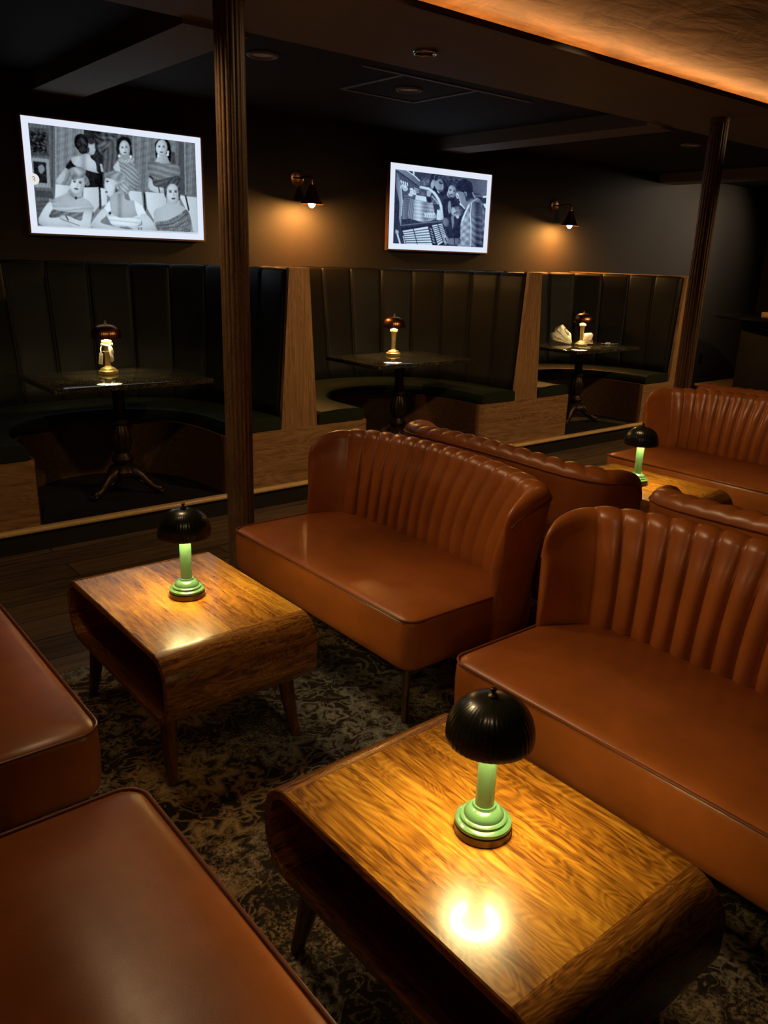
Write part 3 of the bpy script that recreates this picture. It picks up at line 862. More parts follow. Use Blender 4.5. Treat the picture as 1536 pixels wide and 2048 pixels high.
class Painter:
    """soft grey-scale figure painter on a sampled sheet"""
    def __init__(s, U, V, quad, bg):
        s.shape = U.shape; du = 1 / (U.shape[1] - 1) / 4; dv = 1 / (U.shape[0] - 1) / 4
        H = homography(quad); s.x = []; s.y = []
        for a, b in ((-1, -1), (1, -1), (-1, 1), (1, 1)):
            u, v = U.ravel() + a * du, V.ravel() + b * dv
            w = H[2, 0] * u + H[2, 1] * v + H[2, 2]
            s.x.append((H[0, 0] * u + H[0, 1] * v + H[0, 2]) / w); s.y.append((H[1, 0] * u + H[1, 1] * v + H[1, 2]) / w)
        s.x = np.concatenate(s.x); s.y = np.concatenate(s.y); s.g = np.full(s.x.shape, bg, float)
    def _put(s, m, val, gx=0, gy=0, fn=None, al=1, round_=0):
        if not m.any(): return
        x, y = s.x[m], s.y[m]
        cx, cy = (x.min() + x.max()) / 2, (y.min() + y.max()) / 2
        nx_, ny_ = (x - cx) / (np.ptp(x) + 1e-6) * 2, (y - cy) / (np.ptp(y) + 1e-6) * 2
        v = val + gx * nx_ + gy * ny_ - round_ * np.clip(nx_ ** 2 + ny_ ** 2, 0, 1.6) ** 1.5
        if fn: v = v + fn(x, y)
        s.g[m] = s.g[m] * (1 - al) + np.clip(v, 0.02, 1) * al
    def poly(s, pts, val, gx=0, gy=0, fn=None, al=1, smooth=True):
        P = np.array(pts, float)
        if smooth and len(P) > 4:
            n = len(P); out = []
            for i in range(n):
                p0, p1, p2, p3 = P[i - 1], P[i], P[(i + 1) % n], P[(i + 2) % n]
                for t in (0, .25, .5, .75):
                    out.append(.5 * (2 * p1 + (p2 - p0) * t + (2 * p0 - 5 * p1 + 4 * p2 - p3) * t * t + (3 * p1 - p0 - 3 * p2 + p3) * t ** 3))
            P = np.array(out)
        bb = (s.x >= P[:, 0].min()) & (s.x <= P[:, 0].max()) & (s.y >= P[:, 1].min()) & (s.y <= P[:, 1].max())
        idx = np.nonzero(bb)[0]; x, y = s.x[idx], s.y[idx]; ins = np.zeros(len(idx), bool)
        for i in range(len(P)):
            (xa, ya), (xb, yb) = P[i - 1], P[i]
            if ya == yb: continue
            c = ((ya > y) != (yb > y)) & (x < (xb - xa) * (y - ya) / (yb - ya) + xa); ins ^= c
        m = np.zeros(s.x.shape, bool); m[idx[ins]] = True
        s._put(m, val, gx, gy, fn, al, .07 if smooth and np.ptp(P[:, 0]) > 60 else 0)
    def ell(s, cx, cy, rx, ry, val, rot=0, gx=0, gy=0, fn=None, al=1):
        c, q = math.cos(math.radians(rot)), math.sin(math.radians(rot)); dx, dy = s.x - cx, s.y - cy
        m = ((dx * c + dy * q) / rx) ** 2 + ((-dx * q + dy * c) / ry) ** 2 < 1
        s._put(m, val, gx, gy, fn, al, .14 if rx > 24 and al == 1 else 0)
    def line(s, pts, w, val, al=1):
        for (xa, ya), (xb, yb) in zip(pts[:-1], pts[1:]):
            dx, dy = xb - xa, yb - ya; L2 = dx * dx + dy * dy + 1e-9
            t = np.clip(((s.x - xa) * dx + (s.y - ya) * dy) / L2, 0, 1)
            m = (s.x - xa - t * dx) ** 2 + (s.y - ya - t * dy) ** 2 < w * w / 4
            s.g[m] = s.g[m] * (1 - al) + val * al
    def face(s, cx, cy, rx, ry, val, rot=0, look=0, dark=.22):
        s.ell(cx, cy, rx, ry, val, rot, gx=-.10)
        c, q = math.cos(math.radians(rot)), math.sin(math.radians(rot))
        def at(a, b): return cx + a * rx * c - b * ry * q, cy + a * rx * q + b * ry * c
        for e in (-.42 + look, .36 + look):
            x, y = at(e, -.12); s.ell(x, y, rx * .2, ry * .07, dark, rot)
            x, y = at(e, -.27); s.line([at(e - .2, -.26), at(e + .2, -.28)], ry * .055, dark + .1)
        x, y = at(look * 1.2, .50); s.ell(x, y, rx * .30, ry * .075, dark + .05, rot)
        s.line([at(look + .02, -.05), at(look + .12, .24), at(look - .02, .27)], rx * .09, val - .22)
        x, y = at(.62 - look, .35); s.ell(x, y, rx * .3, ry * .4, val - .15, rot, al=.5)
    def out(s, tint):
        g = s.g.reshape(4, -1).mean(0).reshape(s.shape)
        q = np.pad(g, 1, mode='edge'); g = .4 * g + .15 * (q[:-2, 1:-1] + q[2:, 1:-1] + q[1:-1, :-2] + q[1:-1, 2:])
        rs = np.random.RandomState(3); h, w = g.shape
        for k, a_ in ((5, .07), (2, .06)):
            n_ = rs.rand(h // k + 2, w // k + 2) - .5
            g = g + a_ * np.kron(n_, np.ones((k, k)))[:h, :w] * (1.1 - g)
        return np.clip(np.stack([g * t + o for t, o in tint], -1), 0, 1)

def waves(kx, ky, amp, ph=0): return lambda x, y: .6 * amp * np.sin(x * kx + y * ky + ph + .9 * np.sin(x * .021 + y * .034)) + .25 * amp * np.sin(x * .31 - y * .27)
def speck(sc_, amp): return lambda x, y: amp * np.sin(x * sc_ + 3 * np.sin(y * sc_ * .7)) * np.sin(y * sc_ * 1.1 + 2 * np.cos(x * sc_ * .6))

def paint_ladies(U, V):
    p = Painter(U, V, ((190, 222), (1300, 357), (1327, 962), (252, 912)), .52)
    P, E, L = p.poly, p.ell, p.line
    # panelled wall and picture frames
    P([(180, 200), (1400, 330), (1400, 720), (180, 660)], .50, gx=-.04, fn=lambda x, y: .04 * np.sin(x * .11) + .03 * np.sin(x * .37 + y * .02) + .02 * np.sin(y * .13 + x * .05), smooth=False)
    P([(180, 210), (372, 240), (372, 930), (180, 930)], .40, fn=waves(.25, 0, .05), smooth=False)
    P([(190, 250), (322, 262), (334, 445), (200, 438)], .30, fn=speck(.16, .06), smooth=False)
    P([(203, 275), (308, 285), (316, 420), (212, 415)], .17, fn=speck(.11, .22), smooth=False)
    P([(212, 452), (328, 462), (340, 655), (230, 648)], .60, fn=waves(.3, .1, .06), smooth=False)
    P([(222, 475), (308, 483), (316, 622), (236, 618)], .14, smooth=False)
    P([(258, 510), (285, 500), (300, 530), (280, 560), (262, 545)], .55)
    P([(235, 668), (350, 678), (356, 720), (240, 716)], .30, smooth=False); P([(245, 735), (360, 740), (340, 900), (252, 900)], .36, fn=waves(0, .2, .06), smooth=False)
    L([(374, 240), (374, 640)], 6, .68); L([(352, 240), (352, 640)], 8, .30); L([(556, 262), (556, 560)], 6, .66)
    P([(562, 262), (692, 278), (694, 655), (562, 640)], .17, fn=waves(.1, 0, .04), smooth=False)
    P([(640, 285), (785, 292), (780, 430), (690, 440), (650, 380)], .33, fn=speck(.07, .17))
    P([(690, 430), (780, 300), (885, 305), (892, 665), (690, 645)], .36, fn=waves(.19, 0, .10), smooth=False)
    L([(888, 305), (892, 660)], 7, .62); P([(1190, 345), (1226, 350), (1236, 700), (1196, 695)], .34, smooth=False); L([(1232, 350), (1240, 700)], 5, .66)
    P([(1140, 415), (1168, 415), (1172, 500), (1146, 500)], .30, smooth=False)
    # standing, seen from behind
    P([(440, 520), (470, 470), (478, 452), (495, 500), (560, 525), (650, 555), (668, 505), (682, 510), (680, 590), (668, 660), (560, 660), (545, 600), (480, 560)], .13, gx=.03)
    P([(476, 452), (540, 440), (552, 425), (600, 430), (608, 455), (640, 485), (648, 540), (660, 556), (560, 530), (496, 500)], .80, gx=.05, gy=-.04, fn=lambda x, y: -.16 * np.exp(-((x - 560) / 20) ** 2))
    P([(440, 520), (462, 545), (440, 585), (405, 630), (376, 618), (380, 595), (410, 555)], .76, gx=-.05); L([(676, 500), (684, 540)], 16, .72)
    E(610, 388, 26, 50, .74, 8); P([(626, 370), (640, 400), (630, 430), (618, 436)], .72, smooth=False); E(545, 352, 46, 58, .17, -15, fn=speck(.06, .12)); E(555, 395, 30, 34, .22, fn=waves(.3, .2, .08)); E(612, 345, 22, 20, .24); E(592, 402, 7, 18, .25)
    # standing in the middle
    E(828, 355, 48, 42, .13); P([(782, 350), (800, 420), (790, 435), (776, 400)], .14); P([(872, 360), (884, 430), (872, 440), (862, 400)], .14)
    p.face(833, 392, 35, 54, .80, -6); P([(806, 432), (862, 432), (880, 470), (795, 470)], .62, smooth=False)
    P([(756, 515), (790, 462), (830, 475), (890, 455), (905, 510), (932, 590), (908, 668), (850, 650), (815, 560), (770, 545)], .60, fn=waves(.16, -.22, .14)); P([(758, 512), (792, 470), (806, 545), (770, 545)], .78, smooth=False)
    P([(792, 452), (835, 470), (888, 450), (896, 478), (840, 490), (800, 480)], .70, fn=waves(.3, .2, .12)); E(797, 442, 8, 10, .92); E(874, 446, 8, 10, .92)
    # standing on the right
    P([(1036, 400), (1040, 350), (1085, 325), (1130, 352), (1142, 420), (1138, 485), (1122, 470), (1050, 465)], .12)
    p.face(1079, 388, 38, 56, .82, 2); P([(1056, 430), (1112, 430), (1136, 492), (1034, 490)], .70, gx=-.1, smooth=False); E(1056, 440, 7, 9, .95); E(1122, 415, 7, 9, .95); E(1120, 432, 8, 9, .95)
    P([(988, 488), (1060, 482), (1110, 500), (1196, 506), (1192, 605), (1110, 640), (1015, 600), (996, 545)], .52, gy=-.05, fn=lambda x, y: .06 * np.sin(y * .16 - x * .03 + np.sin(x * .02)))
    P([(998, 570), (1060, 600), (1190, 575), (1195, 640), (1120, 665), (1030, 640)], .36, fn=waves(.05, .18, .10))
    P([(996, 585), (1016, 600), (1030, 640), (1095, 655), (1098, 690), (1010, 672), (992, 640)], .80); L([(1060, 650), (1070, 690)], 7, .25)
    # white chairs
    for q, v in (([(372, 628), (470, 640), (490, 720), (366, 735)], .84), ([(560, 650), (660, 648), (664, 772), (610, 840), (555, 740)], .83), ([(672, 655), (716, 660), (716, 762), (682, 776)], .86),
                 ([(850, 668), (946, 680), (960, 800), (890, 790)], .84), ([(972, 680), (1112, 690), (1112, 772), (1040, 800), (1030, 870), (985, 790)], .84), ([(1196, 702), (1314, 716), (1330, 970), (1276, 930), (1246, 800)], .83)):
        P(q, v, gx=-.05, smooth=False)
    for a in ((667, 650, 670, 790), (964, 690, 972, 800), (1240, 705, 1262, 800)): L([(a[0], a[1]), (a[2], a[3])], 9, .10)
    # seated left
    P([(345, 738), (440, 692), (468, 660), (545, 670), (548, 712), (600, 745), (622, 805), (480, 830), (345, 800)], .74, gx=.04, fn=lambda x, y: -.12 * np.exp(-((x - 490) / 30) ** 2 - ((y - 690) / 30) ** 2))
    p.face(520, 625, 50, 72, .84, 10, -.05); E(508, 555, 68, 42, .62, -8, fn=speck(.045, .16)); P([(440, 570), (470, 540), (480, 600), (462, 640), (432, 615)], .55, fn=waves(.2, .1, .1)); P([(560, 560), (590, 590), (600, 630), (578, 640), (566, 600)], .50, fn=waves(.2, .1, .1))
    L([(470, 695), (505, 722), (545, 715)], 7, .50); E(508, 720, 9, 11, .25)
    P([(380, 790), (610, 800), (600, 870), (480, 890), (370, 850)], .48, fn=lambda x, y: .08 * np.sin(x * .08 + y * .15))
    P([(328, 735), (345, 728), (400, 765), (500, 778), (612, 765), (622, 800), (560, 815), (440, 812), (345, 790)], .74, gy=.05, fn=waves(.01, .22, .08))
    P([(330, 745), (352, 790), (330, 850), (450, 850), (520, 900), (450, 918), (300, 908), (256, 880), (275, 820)], .86, gy=-.05)
    P([(560, 815), (616, 805), (606, 880), (600, 925), (520, 922), (430, 880), (400, 845), (450, 838), (540, 872)], .84, gx=.04); L([(400, 858), (530, 905)], 5, .50); L([(440, 840), (456, 868)], 8, .30)
    # seated centre, in profile
    P([(742, 700), (822, 672), (840, 730), (905, 745), (940, 830), (800, 860), (715, 820), (735, 745)], .74, gx=-.02, fn=lambda x, y: -.14 * np.exp(-((x - 800) / 16) ** 2) * (y > 690))
    E(735, 632, 36, 70, .86, -4); P([(712, 600), (698, 640), (712, 655), (706, 680), (730, 712), (760, 690), (750, 600)], .86); E(718, 610, 10, 5, .25); E(712, 680, 9, 6, .35)
    P([(705, 585), (700, 560), (760, 540), (820, 560), (850, 620), (872, 660), (850, 695), (800, 670), (770, 640), (760, 600)], .66, fn=speck(.05, .15)); E(830, 652, 36, 40, .70, fn=waves(.2, -.2, .14)); E(778, 672, 6, 10, .3)
    P([(690, 795), (732, 735), (742, 800), (716, 830)], .94, smooth=False); P([(896, 738), (950, 770), (985, 840), (925, 850), (908, 800)], .93, smooth=False)
    P([(706, 812), (745, 825), (800, 850), (880, 850), (930, 838), (940, 895), (850, 915), (760, 905), (730, 870)], .94, fn=lambda x, y: -.10 * (np.sin((y - .1 * x) * .2) > .5)); E(735, 822, 8, 8, .12)
    P([(690, 790), (716, 832), (672, 882), (780, 912), (860, 920), (800, 945), (690, 930), (612, 915), (616, 880)], .84, gy=-.04)
    P([(936, 838), (980, 830), (1040, 905), (1044, 935), (960, 945), (860, 940), (800, 925), (860, 910), (950, 900)], .84, gy=-.04)
    for k in range(4): L([(790 + k * 18, 912), (850 + k * 12, 928)], 4, .45)
    for k in range(3): L([(925 + k * 10, 918), (928 + k * 10, 945)], 5, .35 + .2 * (k % 2))
    # seated right
    P([(1036, 800), (1110, 762), (1122, 720), (1196, 722), (1205, 765), (1250, 800), (1290, 930), (1240, 960), (1050, 920), (1030, 860)], .76, gx=-.03)
    p.face(1158, 688, 46, 72, .82, -2); P([(1098, 690), (1100, 625), (1150, 588), (1198, 610), (1206, 690), (1196, 740), (1186, 650), (1150, 625), (1118, 650), (1112, 720)], .36, fn=waves(.2, .15, .12))
    P([(1040, 885), (1120, 868), (1200, 830), (1250, 798), (1280, 880), (1262, 958), (1160, 950), (1070, 945)], .52, fn=speck(.25, .14))
    L([(1060, 905), (1160, 890), (1250, 830)], 6, .30); L([(1080, 925), (1190, 910), (1262, 860)], 6, .34)
    P([(252, 905), (1330, 950), (1330, 980), (252, 925)], .86, smooth=False)
    p.g = np.clip((p.g - .5) * 1.12 + .5, .04, .98)
    return p.out(((.86, .0), (.93, .0), (.97, .01)))

def paint_jukebox(U, V):
    p = Painter(U, V, ((75, 185), (1378, 340), (1308, 1300), (38, 1240)), .20)
    P, E, L = p.poly, p.ell, p.line
    P([(70, 180), (1400, 330), (1380, 620), (1100, 420), (70, 420)], .27, gx=.08, smooth=False)
    P([(1120, 330), (1380, 350), (1350, 560), (1180, 520)], .36, gx=.06, smooth=False); L([(1180, 560), (1370, 572)], 22, .55, .6); L([(1320, 578), (1372, 572)], 26, .95)
    P([(1290, 678), (1360, 672), (1350, 745)], .92, smooth=False)
    # machine, upper cabinet
    P([(70, 180), (245, 200), (440, 372), (420, 620), (170, 620), (110, 280)], .30, smooth=False)
    P([(85, 190), (240, 205), (425, 365), (410, 440), (250, 320)], .46, gx=-.08, smooth=False); L([(95, 205), (255, 320), (410, 440)], 14, .14); L([(238, 205), (345, 280), (440, 372)], 17, .88); L([(330, 215), (335, 250)], 24, .90); L([(300, 215), (300, 235)], 14, .06)
    P([(72, 240), (112, 262), (150, 420), (172, 640), (158, 800), (152, 1000), (122, 880), (128, 660), (82, 420)], .55, gx=.14); L([(150, 420), (170, 640), (155, 850)], 10, .88); P([(70, 560), (122, 640), (118, 1010), (55, 1020)], .17, smooth=False)
    for k in range(4): L([(152 + k * 30, 345 + k * 12), (160 + k * 28, 382 + k * 12)], 17, .95)
    for x, y, r in ((175, 430, 38), (215, 470, 36), (200, 440, 40), (300, 470, 24), (320, 510, 44), (290, 545, 36), (345, 530, 30)): E(x, y, r, r * .8, .92, fn=speck(.13, .3))
    for k in range(3): L([(340, 450 + k * 22), (405, 478 + k * 22)], 9, .85)
    for k in range(5):
        for j in range(3): L([(200 + j * 24, 560 + k * 36), (214 + j * 24, 574 + k * 36)], 9, .55)
    # round glass with its records
    P([(430, 430), (560, 470), (660, 580), (715, 740), (720, 900), (480, 945), (250, 890), (270, 600), (420, 560)], .34, fn=speck(.03, .12))
    P([(175, 610), (268, 620), (250, 890), (170, 900)], .42, gx=-.08, fn=waves(0, .2, .07), smooth=False)
    P([(268, 600), (340, 615), (330, 905), (246, 885)], .50, fn=waves(.22, 0, .22), smooth=False)
    P([(340, 625), (640, 672), (640, 900), (470, 945), (325, 905)], .64, gx=-.12, fn=lambda x, y: .07 * np.sin(y * .12 - x * .015) + .05 * np.sin(y * .31) + .12 * np.sin(x * .035), smooth=False)
    P([(360, 552), (520, 580), (512, 650), (352, 620)], .88, gx=.04, smooth=False); P([(510, 575), (560, 560), (585, 640), (560, 665), (520, 640)], .08); P([(520, 490), (590, 500), (560, 580), (515, 570)], .70, smooth=False); L([(590, 570), (660, 650), (690, 760)], 14, .75)
    for k in range(11): L([(480 + k * 14, 800 + (k % 3) * 14), (496 + k * 14, 860 - (k % 2) * 40), (500 + k * 13, 815)], 9, .93)
    L([(480, 865), (640, 870)], 9, .90); P([(600, 670), (690, 690), (690, 830), (640, 850)], .22, smooth=False); P([(660, 760), (720, 770), (715, 915), (650, 905)], .88, smooth=False)
    L([(430, 440), (540, 462), (620, 520), (680, 610), (720, 720), (735, 830), (728, 915)], 40, .80); L([(450, 440), (560, 470), (640, 540), (700, 650), (728, 790)], 16, .98)
    # ledge and selection keys
    P([(165, 905), (470, 945), (740, 905), (742, 950), (170, 1020)], .20, smooth=False); L([(170, 985), (470, 950), (735, 925)], 14, .46); P([(150, 1020), (745, 950), (830, 1290), (200, 1280)], .13, smooth=False)
    L([(85, 1060), (110, 1150), (135, 1240)], 24, .85); E(95, 1080, 26, 24, .75); L([(180, 1140), (205, 1240)], 14, .8)
    def keys(q, rows, cols):
        H = homography(q)
        def at(u, v): w = H @ np.array([u, v, 1]); return tuple(w[:2] / w[2])
        P(list(q), .90, smooth=False)
        for k in range(1, rows): L([at(0, k / rows), at(1, k / rows)], 11, .16)
        for k in range(1, cols): L([at(k / cols, 0), at(k / cols, 1)], 11, .16)
    keys(((172, 1062), (528, 1000), (592, 1268), (225, 1262)), 7, 2); keys(((588, 985), (732, 958), (805, 1180), (668, 1270)), 10, 2)
    for k in range(6): L([(560 + k * 8, 1030 + k * 38), (585 + k * 8, 1045 + k * 38)], 16, .62)
    # young people leaning in
    E(490, 362, 72, 66, .42, fn=speck(.06, .12)); P([(575, 270), (660, 250), (780, 290), (830, 420), (760, 560), (660, 520), (570, 430)], .14)
    E(600, 400, 28, 70, .70, 12); E(692, 400, 66, 112, .58, -16, gx=-.14, gy=.06); P([(640, 262), (720, 262), (800, 320), (810, 420), (770, 340), (690, 300), (660, 330)], .34, fn=waves(.1, .1, .1)); E(640, 298, 20, 36, .52, 12); L([(640, 285), (646, 315)], 6, .25)
    E(712, 385, 26, 9, .12, 30); E(775, 425, 16, 8, .14, 30); L([(690, 362), (740, 390)], 9, .12); L([(735, 400), (742, 455), (720, 462)], 9, .80); E(706, 492, 26, 9, .25, 18); L([(668, 500), (690, 520)], 14, .85)
    P([(800, 380), (840, 300), (940, 320), (1000, 400), (960, 470), (880, 420), (830, 440)], .24, fn=speck(.05, .12)); E(872, 485, 62, 104, .66, -10, gx=-.18); E(850, 480, 18, 8, .12, 15); E(905, 495, 14, 8, .14); E(862, 548, 24, 9, .2); L([(880, 480), (872, 520)], 8, .85); P([(810, 500), (830, 580), (870, 596), (850, 600), (808, 560)], .85)
    P([(806, 470), (815, 400), (865, 362), (930, 380), (955, 440), (940, 470), (905, 425), (860, 415), (830, 440), (815, 500)], .20, fn=speck(.06, .10)); P([(625, 300), (660, 258), (740, 268), (800, 310), (812, 360), (760, 330), (700, 318), (660, 340), (640, 350)], .22, fn=speck(.07, .10))
    P([(740, 640), (820, 600), (900, 600), (960, 700), (1000, 900), (990, 1180), (840, 1180), (780, 1000), (750, 850)], .16, fn=speck(.02, .05))
    P([(820, 660), (850, 640), (860, 760), (830, 820), (815, 760)], .55); E(938, 790, 88, 78, .50, -20, gx=-.1, fn=speck(.04, .10)); P([(865, 740), (900, 730), (930, 800), (920, 850), (870, 820)], .74); L([(900, 820), (930, 800)], 12, .12); P([(920, 850), (960, 830), (975, 880), (940, 890)], .80); P([(862, 860), (892, 850), (900, 920), (880, 1040), (868, 960)], .52)
    P([(935, 420), (980, 350), (1060, 320), (1150, 380), (1170, 500), (1150, 600), (1060, 560), (1000, 520)], .12, fn=speck(.04, .05))
    P([(925, 540), (950, 500), (1040, 520), (1080, 640), (1150, 600), (1180, 640), (1060, 755), (1010, 710), (985, 690), (990, 640), (935, 585)], .52, gx=-.1); P([(926, 540), (952, 520), (985, 600), (1000, 670), (1055, 735), (1050, 752), (1005, 705), (980, 690), (985, 640), (938, 590)], .93)
    E(968, 610, 16, 8, .14, 30); L([(940, 560), (975, 590)], 8, .2); E(1066, 535, 24, 40, .34, -10); L([(1050, 510), (1080, 520), (1070, 560)], 9, .62)
    # shirt with folds
    P([(1100, 690), (1160, 620), (1230, 588), (1320, 690), (1335, 850), (1312, 1300), (960, 1290), (985, 1150), (990, 1000), (1005, 900), (1060, 780)], .60, gx=-.14, fn=lambda x, y: .07 * np.sin((x * .7 + y) * .055 + 1.5 * np.sin(y * .012) + .8 * np.sin(x * .03)) + .07 * np.sin((x - y) * .05))
    P([(1130, 700), (1200, 640), (1290, 720), (1300, 980), (1300, 1295), (1130, 1295), (1140, 1000), (1125, 850)], .36, gx=-.12, fn=lambda x, y: .09 * np.sin((y - x * .6) * .07 + np.sin(x * .03)) * (y > 850) + .10 * np.sin(x * .05))
    L([(1110, 700), (1060, 800), (1015, 920)], 22, .92); L([(1150, 660), (1130, 820), (1140, 1000), (1132, 1280)], 12, .90); L([(1165, 520), (1200, 590)], 16, .62); L([(1100, 690), (1230, 600)], 16, .70)
    E(785, 940, 46, 70, .48, -20, gx=-.1); P([(800, 1180), (900, 1165), (990, 1180), (965, 1255), (810, 1250)], .46, gx=-.08); L([(900, 1170), (905, 1250)], 12, .16); P([(735, 1120), (780, 1130), (815, 1170), (800, 1240), (770, 1265), (750, 1200)], .66, fn=speck(.08, .2)); L([(770, 1165), (790, 1210)], 12, .12)
    p.g = np.clip((p.g - .45) * 1.15 + .42, .05, .98)
    return p.out(((.74, .08), (.82, .10), (.80, .20)))


# ------------------------------------------------------------------ televisions
def picture_mat():
    t = NT('screen_picture'); at = t.n('ShaderNodeVertexColor', layer_name='tone'); e = t.n('ShaderNodeEmission')
    t.l(at.outputs['Color'], e.inputs[0]); e.inputs[1].default_value = 1.0
    t.l(e.outputs[0], t.out.inputs[0]); return t.m
PIC = picture_mat(); MAT_WHITE = emit('screen_mat_white', (.80, .86, 1.0), .95)
def television(x0, x1, z0, z1, mat_frac, painter, nx, ny, label):
    w, h = x1 - x0, z1 - z0
    t = thing('wall_television', label, 'television', ((x0 + x1) / 2, YW, z0), 0, 'wood-framed wall televisions')
    y0, fw = -.058, .013
    bm = bmesh.new()
    for a in ((-w / 2, w / 2, 0, fw), (-w / 2, w / 2, h - fw, h), (-w / 2, -w / 2 + fw, fw, h - fw), (w / 2 - fw, w / 2, fw, h - fw)):
        bm_box(bm, a[0], a[1], y0, -.018, a[2], a[3], .002, 1)
    link_bm('frame', bm, TVFRAME, t)
    box('back_case', -w / 2 + .01, w / 2 - .01, -.04, -.002, .01, h - .01, BLACKMETAL, t)
    scr = box('screen', -w / 2 + fw, w / 2 - fw, y0 + .008, -.041, fw, h - fw, MAT_WHITE, t)
    l, r, tp, b = mat_frac
    px0, px1 = -w / 2 + fw + l * w, w / 2 - fw - r * w; pz0, pz1 = fw + b * h, h - fw - tp * h
    U, Vv = np.meshgrid(np.linspace(0, 1, nx), np.linspace(0, 1, ny))
    tone = painter(U, Vv)                      # sRGB rgb, v down
    lin = np.where(tone <= .04045, tone / 12.92, ((tone + .055) / 1.055) ** 2.4)
    verts = np.stack([px0 + U * (px1 - px0), np.full_like(U, y0 + .0065), pz1 + Vv * (pz0 - pz1)], -1).reshape(-1, 3)
    idx = np.arange(nx * ny).reshape(ny, nx)
    faces = np.stack([idx[:-1, :-1], idx[1:, :-1], idx[1:, 1:], idx[:-1, 1:]], -1).reshape(-1, 4)
    me = bpy.data.meshes.new('picture'); me.from_pydata(verts.tolist(), [], faces.tolist()); me.update()
    ca = me.color_attributes.new('tone', 'FLOAT_COLOR', 'POINT')
    rgba = np.concatenate([lin.reshape(-1, 3), np.ones((nx * ny, 1))], 1).astype(np.float32)
    ca.data.foreach_set('color', rgba.ravel())
    link_me('picture', me, PIC, scr, False)
    return t
tv = television(1.668, 2.914, 1.628, 2.344, (.035, .035, .055, .055), paint_ladies, 330, 190, 'wall television on the left showing a monochrome group of women in off-shoulder dresses')
o = lathe('badge', [(0, 0), (.030, 0), (.034, .001), (.034, .002), (0, .0025)], emit('badge_white', (.95, .92, .9), .85), tv, 40)
o.rotation_euler = (PI / 2, 0, 0); o.location = (-.565, -.0545, .338)
V, F = tube_data([(a_, b_, .003) for a_, b_ in ((-.009, .010), (.002, .014), (.008, .008), (.002, .001), (-.006, -.004), (.010, -.006), (.004, -.014))], .0017, 6)
o = link_mesh('badge_glyph', V, F, GREYTRIM, o, True); o.location = (0, 0, 0)
television(4.646, 5.912, 1.622, 2.344, (.045, .045, .070, .065), paint_jukebox, 300, 190, 'wall television on the right showing monochrome youths leaning over a jukebox')

# ------------------------------------------------------------------ lights
def area(name, loc, target, size, power, color, spread=PI):
    l = bpy.data.lights.new(name, 'AREA'); l.shape = 'DISK'; l.size = size; l.energy = power; l.color = color; l.spread = spread
    o = bpy.data.objects.new(name, l); C.objects.link(o); o.location = loc
    o.rotation_euler = (Vector(target) - Vector(loc)).to_track_quat('-Z', 'Y').to_euler(); return o
def spot(name, loc, target, power, color, angle, blend=.8, rad=.05):
    l = bpy.data.lights.new(name, 'SPOT'); l.energy = power; l.color = color; l.spot_size = R_(angle); l.spot_blend = blend; l.shadow_soft_size = rad
    o = bpy.data.objects.new(name, l); C.objects.link(o); o.location = loc
    o.rotation_euler = (Vector(target) - Vector(loc)).to_track_quat('-Z', 'Y').to_euler(); return o
WARM = (1.0, .69, .36)
spot('added_spot', (1.35, 3.25, 2.48), (1.95, 2.15, .5), 50, WARM, 85, 1, .10)  # added spot grazing the middle sofa's channels, no fixture behind it
spot('added_spot', (.9, 2.5, 2.49), (1.9, .8, .4), 60, WARM, 75, 1, .10)  # added key for the nearest sofa, from an unseen source
spot('added_spot', (.6, 2.5, 2.49), (.2, 1.2, .4), 26, WARM, 70, 1, .14)  # added spot to brighten the left-hand seats
spot('added_spot', (3.2, 2.6, 2.49), (4.6, 2.0, .4), 45, WARM, 80, 1, .05)  # added spot to brighten the far sofas
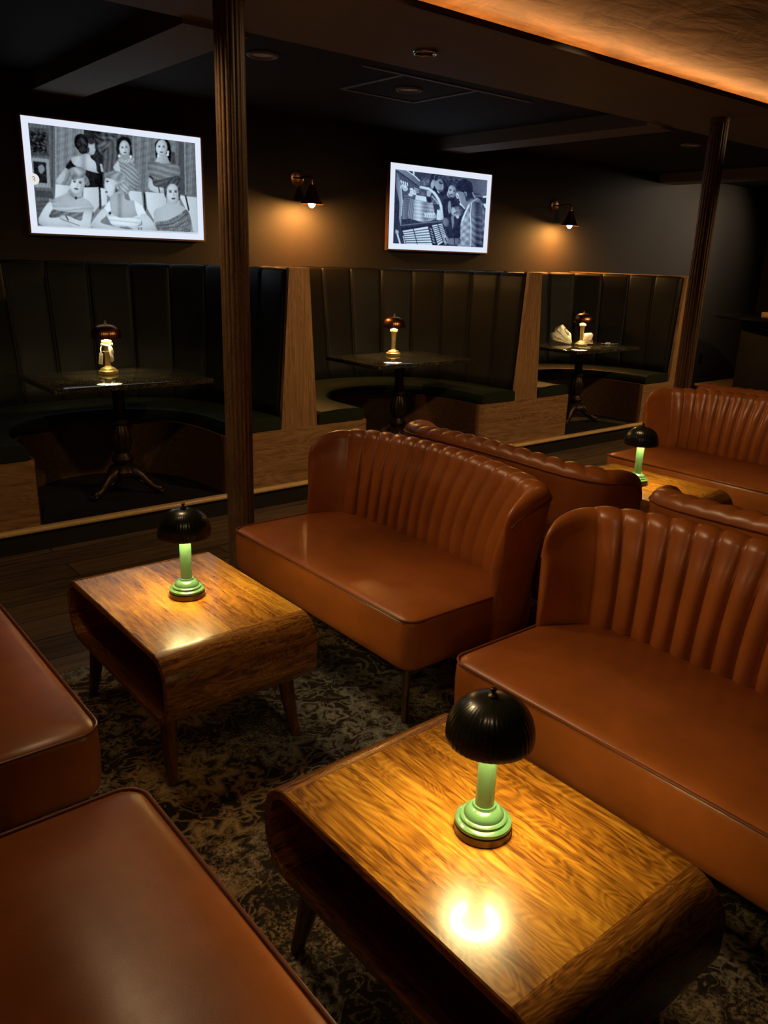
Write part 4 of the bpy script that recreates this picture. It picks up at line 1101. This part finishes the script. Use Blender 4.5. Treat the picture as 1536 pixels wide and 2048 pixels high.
spot('added_spot', (2.6, 2.3, 2.49), (1.735, 3.12, 1.9), 9, WARM, 60, 1, .05)  # added to brighten the left post in place of cove light
for x, e in ((.4, 44), (3.3, 105), (6.1, 105), (8.0, 80)):
    spot('added_spot', (x, 2.3, 2.49), (x + .2, 4.4, .35), e, WARM, 95, 1, .05)  # added row of unseen spots that lifts the booth fronts
spot('added_spot', (.3, .5, 2.49), (2.0, 1.7, .7), 15, WARM, 80, 1, .12)  # weak added fill for the sofa ends from the camera side
spot('added_spot', (6.0, 2.29, 2.49), (3.744, 5.72, 2.135), 8, WARM, 22, 1, .05)  # narrow spot added at the mirror angle so the sconce plate gleams
spot('wall_wash', (10.3, 4.7, 2.5), (10.2, 5.72, 1.9), 22, (1, .88, .72), 95, 1, .1)
spot('wall_wash', (9.6, 4.4, 2.5), (9.1, 5.72, 1.9), 60, (1, .88, .72), 105, 1, .1)

w = bpy.data.worlds.new('dim'); sc.world = w; w.use_nodes = True
w.node_tree.nodes['Background'].inputs[0].default_value = (1, .75, .5, 1); w.node_tree.nodes['Background'].inputs[1].default_value = .004

# ------------------------------------------------------------------ camera
cam = bpy.data.cameras.new('camera'); co = bpy.data.objects.new('camera', cam); C.objects.link(co)
F_PX = 1598.477; pitch, yaw, roll = R_(17.56866), R_(39.72194), R_(1.81642)
fw = Vector((math.sin(yaw) * math.cos(pitch), math.cos(yaw) * math.cos(pitch), -math.sin(pitch)))
rt = Vector((math.cos(yaw), -math.sin(yaw), 0)); up = rt.cross(fw)
cr, sr = math.cos(roll), math.sin(roll)
RX = rt * cr + up * sr; UP = up * cr - rt * sr
m = Matrix((RX, UP, -fw)).transposed().to_4x4(); m.translation = (0, 0, 1.55)
co.matrix_world = m
cam.sensor_fit = 'VERTICAL'; cam.sensor_height = 36; cam.lens = F_PX * 36 / 2048; cam.clip_start = .02
sc.camera = co
vs = sc.view_settings; vs.view_transform = 'Standard'; vs.look = 'None'; vs.gamma = 1; vs.use_curve_mapping = False; vs.exposure = 0
